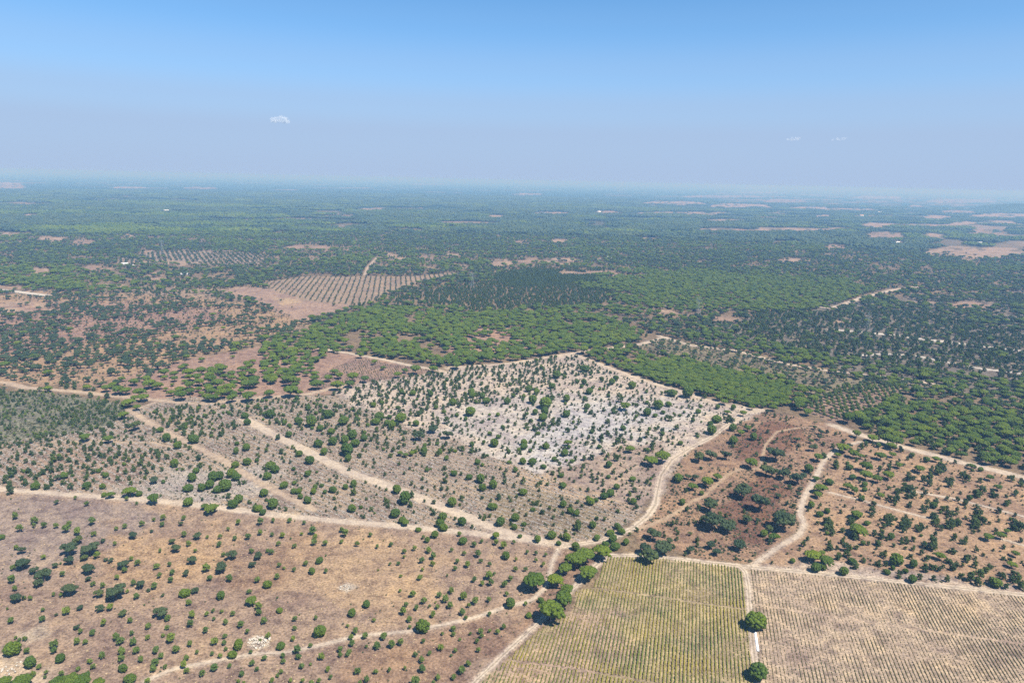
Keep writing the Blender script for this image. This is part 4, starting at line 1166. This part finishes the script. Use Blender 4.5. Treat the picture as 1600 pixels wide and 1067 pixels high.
T2DIR = math.atan2(*(TR[1]['p'][-2] - TR[1]['p'][1])[::-1])
many('low_heath', [sp_('WINDROW', (1.9, 4.6), .6, .5, 1.3, 30, .2, .42, T2DIR), sp_('WINDROW', 2.6, .40, .5, 1.5), sp_('SANDY', 3.2, .35, .5, 1.6), sp_('BURN', 2.2, .55, .5, 1.8), sp_('RIGHT', 3.4, .35, .5, 1.5),
                   sp_('SLOPE', 4.2, .28, .35, 1.0), sp_('OAKS', 4.5, .4, .8, 2.2), sp_('SCRUBH', 2.6, .7, .8, 2.0), sp_('VFOLD', 2.2, .4, .5, 1.2), sp_('SCRUBM', 4.5, .5, .8, 2.0)],
     [bush_mesh(s, M_heath) for s in range(4)], 'low dull heath bushes dotted over the open ground', 'heath bushes')
many('brushwood_windrows', [sp_('WINDROW', (1.05, 4.6), .95, .7, 1.9, 30, .12, .38, T2DIR), sp_('SANDY', (2.2, 5.5), .35, .5, 1.4, 30, .35, .8, T2DIR)],
     [brush_mesh(s, M_brush) for s in range(4)], 'pale cut brushwood left lying in rows beside the wide tracks', 'brushwood')
many('dry_grass_tufts', [sp_('SLOPE', 2.4, .35, .4, 1.1, 20, .35), sp_('RIGHT', 3.0, .3, .4, 1.0), sp_('OAKS', 4.0, .35, .8, 1.8), sp_('BURN', 3.0, .25, .5, 1.2)],
     [bush_mesh(20 + s, M_straw, 5) for s in range(3)], 'straw coloured dry grass tufts over the brown ground', 'dry grass', .7)

# ------------------------------------------------------------------ vineyard rows: one object per row
def vine_material(name, green, yellow, brown, lo, hi):
    m, nt, b = newmat(name, .8, .1)
    geo = nd(nt, 'ShaderNodeNewGeometry'); P = geo.outputs['Position']
    n1 = noise(nt, P, 1 / 30, 4, .6); n2 = noise(nt, P, 1 / .9, 3, .7)
    c = mix(nt, maprange(nt, n1, lo, hi), tuple(green), tuple(yellow))
    c = mix(nt, maprange(nt, n2, .45, .75, 0, .6), c, tuple(brown))
    nt.links.new(c, b.inputs['Base Color'])
    return m
M_vl = vine_material('vine_leaves_green', (.085, .115, .025), (.210, .180, .030), (.15, .11, .045), .40, .60)
M_vr = vine_material('vine_leaves_dry', (.085, .092, .034), (.150, .125, .055), (.16, .12, .06), .40, .60)
VP = at(1095, 292.5); ROWDIR = VP / np.linalg.norm(VP); ROWN = np.array([ROWDIR[1], -ROWDIR[0]])
CROSS = [ats([(915,917),(1000,928),(1080,940),(1163,952)]), ats([(780,1029),(900,1045),(1010,1065),(1060,1075)]), ats([(1170,943),(1210,949),(1300,963),(1450,985),(1590,1005),(1720,1022)])]
VTREE = [at(1181, 966, 0), at(1187, 1050, 0), at(1013, 868, 0)]
def clip_row(poly, off):
    a = ROWN * off
    ts = []
    n = len(poly)
    for i in range(n):
        p, q = poly[i], poly[(i + 1) % n]
        sp, sq = (p - a) @ ROWN, (q - a) @ ROWN
        if (sp > 0) != (sq > 0):
            x = p + (q - p) * sp / (sp - sq)
            ts.append((x - a) @ ROWDIR)
    ts.sort()
    return [(ts[i], ts[i + 1]) for i in range(0, len(ts) - 1, 2)]
def ordinal(n):
    w = ['', 'first', 'second', 'third', 'fourth', 'fifth', 'sixth', 'seventh', 'eighth', 'ninth', 'tenth']
    return w[n] if n <= 10 else '%d%s' % (n, 'th' if 10 < n % 100 < 14 else {1: 'st', 2: 'nd', 3: 'rd'}.get(n % 10, 'th'))
def vine_rows(zone, mat, thin, label, group, sc, spacing=1.78):
    poly = W[zone]
    o_ = poly @ ROWN
    made = []; side = 'left' if zone == 'VINE_L' else 'right'
    for off in np.arange(o_.min() + .8, o_.max() - .3, spacing):
        off += (rng.random() - .5) * .12
        V, F = [], []; cnt = 0
        for t0, t1 in clip_row(poly, off):
            if t1 - t0 < 5: continue
            t = np.arange(t0 + .8, t1 - .6, .62)
            t = t + (rng.random(len(t)) - .5) * .5
            P = ROWN * (off + (rng.random(len(t)) - .5)[:, None] * .12) + ROWDIR * t[:, None]
            vig = fnoise(P, 26) * .6 + fnoise(P + 50, 8) * .4
            keep = rng.random(len(t)) < np.clip((vig - thin) * 4 + .88, .62, .99)
            for c in CROSS: keep &= segdist(P, c) > 1.0
            for c in VTREE: keep &= np.linalg.norm(P - c, axis=1) > 1.2
            u_, v_, _d = project(P)
            keep &= (v_ < 1112) & (u_ < 1660)
            P, vig = P[keep], vig[keep]
            n = len(P)
            if n == 0: continue
            base = ICO0[0]
            s = (.42 + .95 * np.clip(vig - .2, 0, 1))[:, None, None] * sc * (.75 + .5 * rng.random((n, 1, 1)))
            v = base[None] * (1 + (rng.random((n, 12, 1)) - .5) * .7) * s
            loc = v[..., :1] * .46 * ROWN[None, None] + v[..., 1:2] * .92 * ROWDIR[None, None]
            X = np.concatenate([loc + P[:, None], v[..., 2:] * .40 + .42 * s], 2)
            V.append(X.reshape(-1, 3))
            F.append((ICO0[1][None] + (cnt + 12 * np.arange(n))[:, None, None]).reshape(-1, 3)); cnt += 12 * n
        if cnt < 12 * 16: continue
        V, F = np.concatenate(V), np.concatenate(F)
        c0 = V.mean(0) * np.array([1, 1, 0])
        me = mesh_np('vine_row', V - c0, F, [mat])
        o = obj('vine_row', me, label=label, cat='vine row', group=group)
        o.location = c0
        made.append((off, o))
    # counted outward from the central track
    made.sort(key=lambda q: -q[0] if side == 'left' else q[0])
    for n, (_, o) in enumerate(made):
        o['label'] = label % ('vine row nearest the central track on its %s side' % side if n == 0 else '%s vine row %s of the central track' % (ordinal(n + 1), side))
vine_rows('VINE_L', M_vl, .40, '%s, green and yellowing', 'vine rows left of the central track', 1.0)
vine_rows('VINE_R', M_vr, .47, '%s, thin and dry', 'vine rows right of the central track', .66)

# ------------------------------------------------------------------ small things
def white_sheet():
    a, b = at(1180, 988), at(1184.5, 1018)
    n = 40; d = b - a; L = np.linalg.norm(d); d /= L; nrm = np.array([d[1], -d[0]])
    prof = [(-.62, .03), (-.55, .22), (-.3, .42), (0, .5), (.3, .42), (.55, .22), (.62, .03)]
    V = []
    for i in range(n):
        t = i / (n - 1); w = 1 + (rng.random() - .5) * .16; h = 1 + (rng.random() - .5) * .3; sh = (rng.random() - .5) * .15
        for o, z in prof:
            p = a + d * L * t + nrm * (o * w + sh)
            V.append((p[0], p[1], z * h + (rng.random() - .5) * .05 + .02))
    V = np.array(V)
    i, j = np.meshgrid(np.arange(n - 1), np.arange(6), indexing='ij')
    F = np.column_stack([(i * 7 + j).ravel(), (i * 7 + j + 1).ravel(), ((i + 1) * 7 + j + 1).ravel(), ((i + 1) * 7 + j).ravel()])
    m = plain_material('white_plastic', (.80, .80, .80), .08, 1.0, .45, .4)
    c0 = V.mean(0) * np.array([1, 1, 0])
    me = mesh_np('plastic_cover', V - c0, F[:, ::-1], [m])
    o = obj('plastic_cover', me, label='long narrow white covered heap beside the central vineyard track', cat='cover'); o.location = c0
white_sheet()

M_stone = plain_material('pale_stone', (.44, .39, .32), .25, .8)
def stone_heap(px, py, r, n, label):
    rs = np.random.default_rng(int(px))
    c = at(px, py)
    e = bpy.data.objects.new('stone_heap', None); COL.objects.link(e); e.location = (*c, 0)
    tag(e, label, 'stone heap', None)
    shapes = []
    for s in range(4):
        v = ICO0[0] * (1 + (rs.random((12, 1)) - .5) * .6) * np.array([1, .8, .6])
        shapes.append(mesh_np('stone', v, ICO0[1], [M_stone]))
    for k in range(n):
        a = rs.random() * 6.28; q = r * math.sqrt(rs.random())
        s = .25 + .55 * rs.random() ** 2
        o = bpy.data.objects.new('stone', shapes[k % 4]); COL.objects.link(o); o.parent = e
        o.location = (q * math.cos(a) * 1.5, q * math.sin(a) * 1.3, max(.1, (1 - q / r) * .9 * rs.random() + s * .35))
        o.scale = (s, s, s); o.rotation_euler = (rs.random(), rs.random(), rs.random() * 6.28)
stone_heap(405, 1003, 3.8, 110, 'pale heap of broken stones just above the narrow path')
stone_heap(538, 918, 2.2, 40, 'small patch of whitish stones in the middle of the dry slope')
stone_heap(20, 1047, 4.5, 34, 'loose pale stones at the lower left corner of the slope')

# pylons
M_steel = plain_material('galvanised_steel', (.30, .32, .34), .1, .2, .5, .4)
def pylon(px, py, H, label):
    c = at(px, py)
    e = bpy.data.objects.new('pylon', None); COL.objects.link(e); e.location = (*c, 0)
    e.rotation_euler = (0, 0, .35)
    tag(e, label, 'pylon', 'lattice pylons above the woods')
    b, w = H * .11, H * .022
    t = .0036 * H
    for sx in (-1, 1):
        for sy in (-1, 1):
            obj('leg', mesh_np('leg', *limb((sx * b, sy * b, 0), (sx * w, sy * w, H * .72), t, t * .7, 4), [M_steel]), e)
    br = []
    for k in range(7):
        z0, z1 = H * .72 * k / 7, H * .72 * (k + 1) / 7
        w0, w1 = b + (w - b) * k / 7, b + (w - b) * (k + 1) / 7
        for sx, sy, tx, ty in ((-1, -1, 1, -1), (1, -1, 1, 1), (1, 1, -1, 1), (-1, 1, -1, -1)):
            br.append(limb((sx * w0, sy * w0, z0), (tx * w1, ty * w1, z1), t * .45, t * .45, 3))
            br.append(limb((tx * w0, ty * w0, z0), (sx * w1, sy * w1, z1), t * .45, t * .45, 3))
    obj('bracing', mesh_np('bracing', *join(br), [M_steel]), e)
    obj('mast', mesh_np('mast', *limb((0, 0, H * .70), (0, 0, H), t * 2.0, t, 4), [M_steel]), e)
    for z, L in ((.74, .17), (.84, .20), (.94, .14)):
        obj('cross_arm', mesh_np('cross_arm', *join([limb((-H * L, 0, H * z), (H * L, 0, H * z), t * .9, t * .9, 4), limb((-H * L, 0, H * z), (0, 0, H * (z + .05)), t * .5, t * .5, 3), limb((H * L, 0, H * z), (0, 0, H * (z + .05)), t * .5, t * .5, 3)]), [M_steel]), e)
pylon(1090, 497, 36, 'grey lattice pylon standing among the trees right of the picture middle')
pylon(738, 452, 36, 'faint lattice pylon over the slender plantation behind the planted field')
pylon(1354, 521, 34, 'grey lattice pylon beside the broken white firebreak at the right')
pylon(254, 398, 40, 'far hazy lattice pylon above the striped rows at the left')

# farm houses
M_white = plain_material('white_wall', (.80, .78, .74), .06, .3)
M_tile = plain_material('clay_roof', (.42, .20, .13), .2, .4)
M_grey = plain_material('pale_roof', (.66, .64, .62), .1, .3)
M_dark = plain_material('window_dark', (.03, .03, .035), .1, 1)
def box(x0, x1, y0, y1, z0, z1):
    V = np.array([(x, y, z) for x in (x0, x1) for y in (y0, y1) for z in (z0, z1)], float)
    F = np.array([(0, 1, 3, 2), (4, 6, 7, 5), (0, 4, 5, 1), (2, 3, 7, 6), (0, 2, 6, 4), (1, 5, 7, 3)])
    return V, F
def house(px, py, w, d, h, roof, label, rz=.2):
    c = at(px, py); w *= .62; d *= .7; h *= .75
    e = bpy.data.objects.new('farm_building', None); COL.objects.link(e); e.location = (*c, 0); e.rotation_euler = (0, 0, rz)
    tag(e, label, 'building', 'farm buildings among the woods')
    obj('wall', mesh_np('wall', *box(-w / 2, w / 2, -d / 2, d / 2, 0, h), [M_white]), e)
    rh = d * .28; o = .5
    V = np.array([(-w/2-o, -d/2-o, h-.1), (w/2+o, -d/2-o, h-.1), (w/2+o, d/2+o, h-.1), (-w/2-o, d/2+o, h-.1), (-w/2-o, 0, h+rh), (w/2+o, 0, h+rh),
                  (-w/2-o, -d/2-o, h+.1), (w/2+o, -d/2-o, h+.1), (w/2+o, d/2+o, h+.1), (-w/2-o, d/2+o, h+.1)])
    F4 = np.array([(6, 7, 5, 4), (8, 9, 4, 5), (0, 3, 2, 1), (0, 1, 7, 6), (2, 3, 9, 8), (1, 2, 8, 7), (3, 0, 6, 9)]); F3 = np.array([(7, 8, 5), (9, 6, 4)])
    obj('roof', mesh_np('roof', V, [F4, F3], [roof]), e)
    n = max(2, int(w / 5))
    wm = mesh_np('window', *box(-.6, .6, -.04, .04, -.7, .7), [M_dark])
    for k in range(n):
        q = bpy.data.objects.new('window', wm); COL.objects.link(q); q.parent = e
        q.location = (-w / 2 + w * (k + .5) / n, -d / 2 - .02, h * .55)
for hx, hy, w, d, h, rf, lab in (
  (260, 331.5, 40, 20, 12, M_grey, 'bright white farm building alone in the far woods at the left'),
  (342, 349, 34, 16, 8, M_grey, 'small white building right of the lone far white one'),
  (195, 414, 22, 9, 5, M_grey, 'pale roofed shed at the lower edge of the striped rows'),
  (206, 417, 16, 8, 5, M_grey, 'small pale shed just right of the shed below the striped rows'),
  (288, 430, 30, 8, 4, M_grey, 'long low pale shed between the striped rows and the planted field'),
  (324, 437, 16, 9, 5, M_grey, 'white shed left of the bare pink field'),
  (1107, 362, 30, 14, 9, M_tile, 'red roofed house in the far woods right of the middle'),
  (1091, 351, 30, 14, 8, M_tile, 'house with red roof above the first red roofed house'),
  (936, 332, 40, 16, 9, M_grey, 'pale farmhouse on the hazy bright strip in the middle distance'),
  (1400, 380, 46, 14, 6, M_grey, 'long white roofed farm shed left of the big far tan field'),
  (1428, 383, 24, 12, 6, M_tile, 'shorter farm house right of the long white shed'),
  (1530, 382, 34, 18, 9, M_grey, 'white farmstead inside the far tan field at the right'),
  (1562, 372, 26, 12, 7, M_grey, 'white house above the tan field at the right edge'),
  (1346, 338, 46, 20, 12, M_tile, 'small far house on the hazy plain right of the middle'),
  (1374, 333, 50, 20, 12, M_grey, 'bright far shed right of the small far house'),
  (952, 404, 20, 10, 6, M_grey, 'small white hut over the woods above the long sandy gaps')):
    house(hx, hy, w, d, h, rf, lab)

# hill on the right horizon
def hill():
    c = at(1585, 331); n = 40; rx, ry, h = 560, 380, 88
    G = np.linspace(-1, 1, n)
    X, Y = np.meshgrid(G, G, indexing='ij')
    r = np.clip(1 - (X ** 2 + Y ** 2), 0, 1)
    P = np.column_stack([(X * rx).ravel(), (Y * ry).ravel()])
    Zz = (r.ravel() ** 1.3) * h * (.85 + .3 * fnoise(P, 160)) + (fnoise(P, 30) - .5) * 8 * (r.ravel() > 0) - .5
    i, j = np.meshgrid(np.arange(n - 1), np.arange(n - 1), indexing='ij')
    F = np.column_stack([(i * n + j).ravel(), ((i + 1) * n + j).ravel(), ((i + 1) * n + j + 1).ravel(), (i * n + j + 1).ravel()])
    me = mesh_np('hill', np.column_stack([P, Zz]), F, [M_ground])
    attr_color(me, 'soil', np.repeat(np.array([[.036, .056, .028]]), len(P), 0) * (.6 + .8 * fnoise(P, 60))[:, None])
    o = obj('hill', me, kind='structure'); o.location = (*c, 0)
hill()

# ------------------------------------------------------------------ clouds
def cloud_mat():
    m = bpy.data.materials.new('cloud_vapour'); m.use_nodes = True
    nt = m.node_tree; nt.nodes.remove(nt.nodes['Principled BSDF'])
    v = nd(nt, 'ShaderNodeVolumePrincipled')
    v.inputs['Color'].default_value = (.98, .98, .98, 1); v.inputs['Density'].default_value = .003
    nt.links.new(v.outputs[0], nt.nodes['Material Output'].inputs['Volume'])
    return m
M_cloud = cloud_mat()
def cloud(px, py, w, h, n, label, seed):
    rs = np.random.default_rng(seed)
    D = 22000.0
    d = ray(px, py); d = d / d.length
    c = Vector((0, 0, CAM_H)) + d * D
    W_, H_ = w / FPX * D, h / FPX * D
    C = np.column_stack([(rs.random(n) - .5) * W_ * .75, (rs.random(n) - .5) * W_ * .4, (rs.random(n) ** 1.5) * H_ * .5])
    Rr = H_ * (.16 + .14 * rs.random(n))
    V, F = clumps(C, Rr, rs, .7, ICO2, .22)
    o = obj('cloud', mesh_np('cloud', V, F, [M_cloud]), label=label, cat='cloud', group='tiny far clouds')
    o.location = c
cloud(437, 191, 32, 13, 44, 'small white puff of cloud above the horizon at the left', 3)
cloud(1238, 219, 26, 7, 26, 'faint small cloud low over the right horizon', 4)
cloud(1311, 219, 22, 6, 20, 'faintest cloud right of the other low cloud', 5)

# ------------------------------------------------------------------ haze
def haze():
    v, f = box(-66000, 66000, -66000, 66000, -1.5, 224.0)
    m = bpy.data.materials.new('haze_air'); m.use_nodes = True
    nt = m.node_tree; nt.nodes.remove(nt.nodes['Principled BSDF'])
    p = nd(nt, 'ShaderNodeVolumePrincipled')
    p.inputs['Color'].default_value = (.200, .41, .70, 1)
    p.inputs['Absorption Color'].default_value = (.52, .28, 0, 1)
    p.inputs['Density'].default_value = HAZE_D
    p.inputs['Anisotropy'].default_value = 0.0
    nt.links.new(p.outputs[0], nt.nodes['Material Output'].inputs['Volume'])
    o = obj('haze', mesh_np('haze', v, f, [m]), kind='stuff', label='pale blue haze filling the air over the plain', cat='haze')
HAZE_D = 1.6e-4
haze()
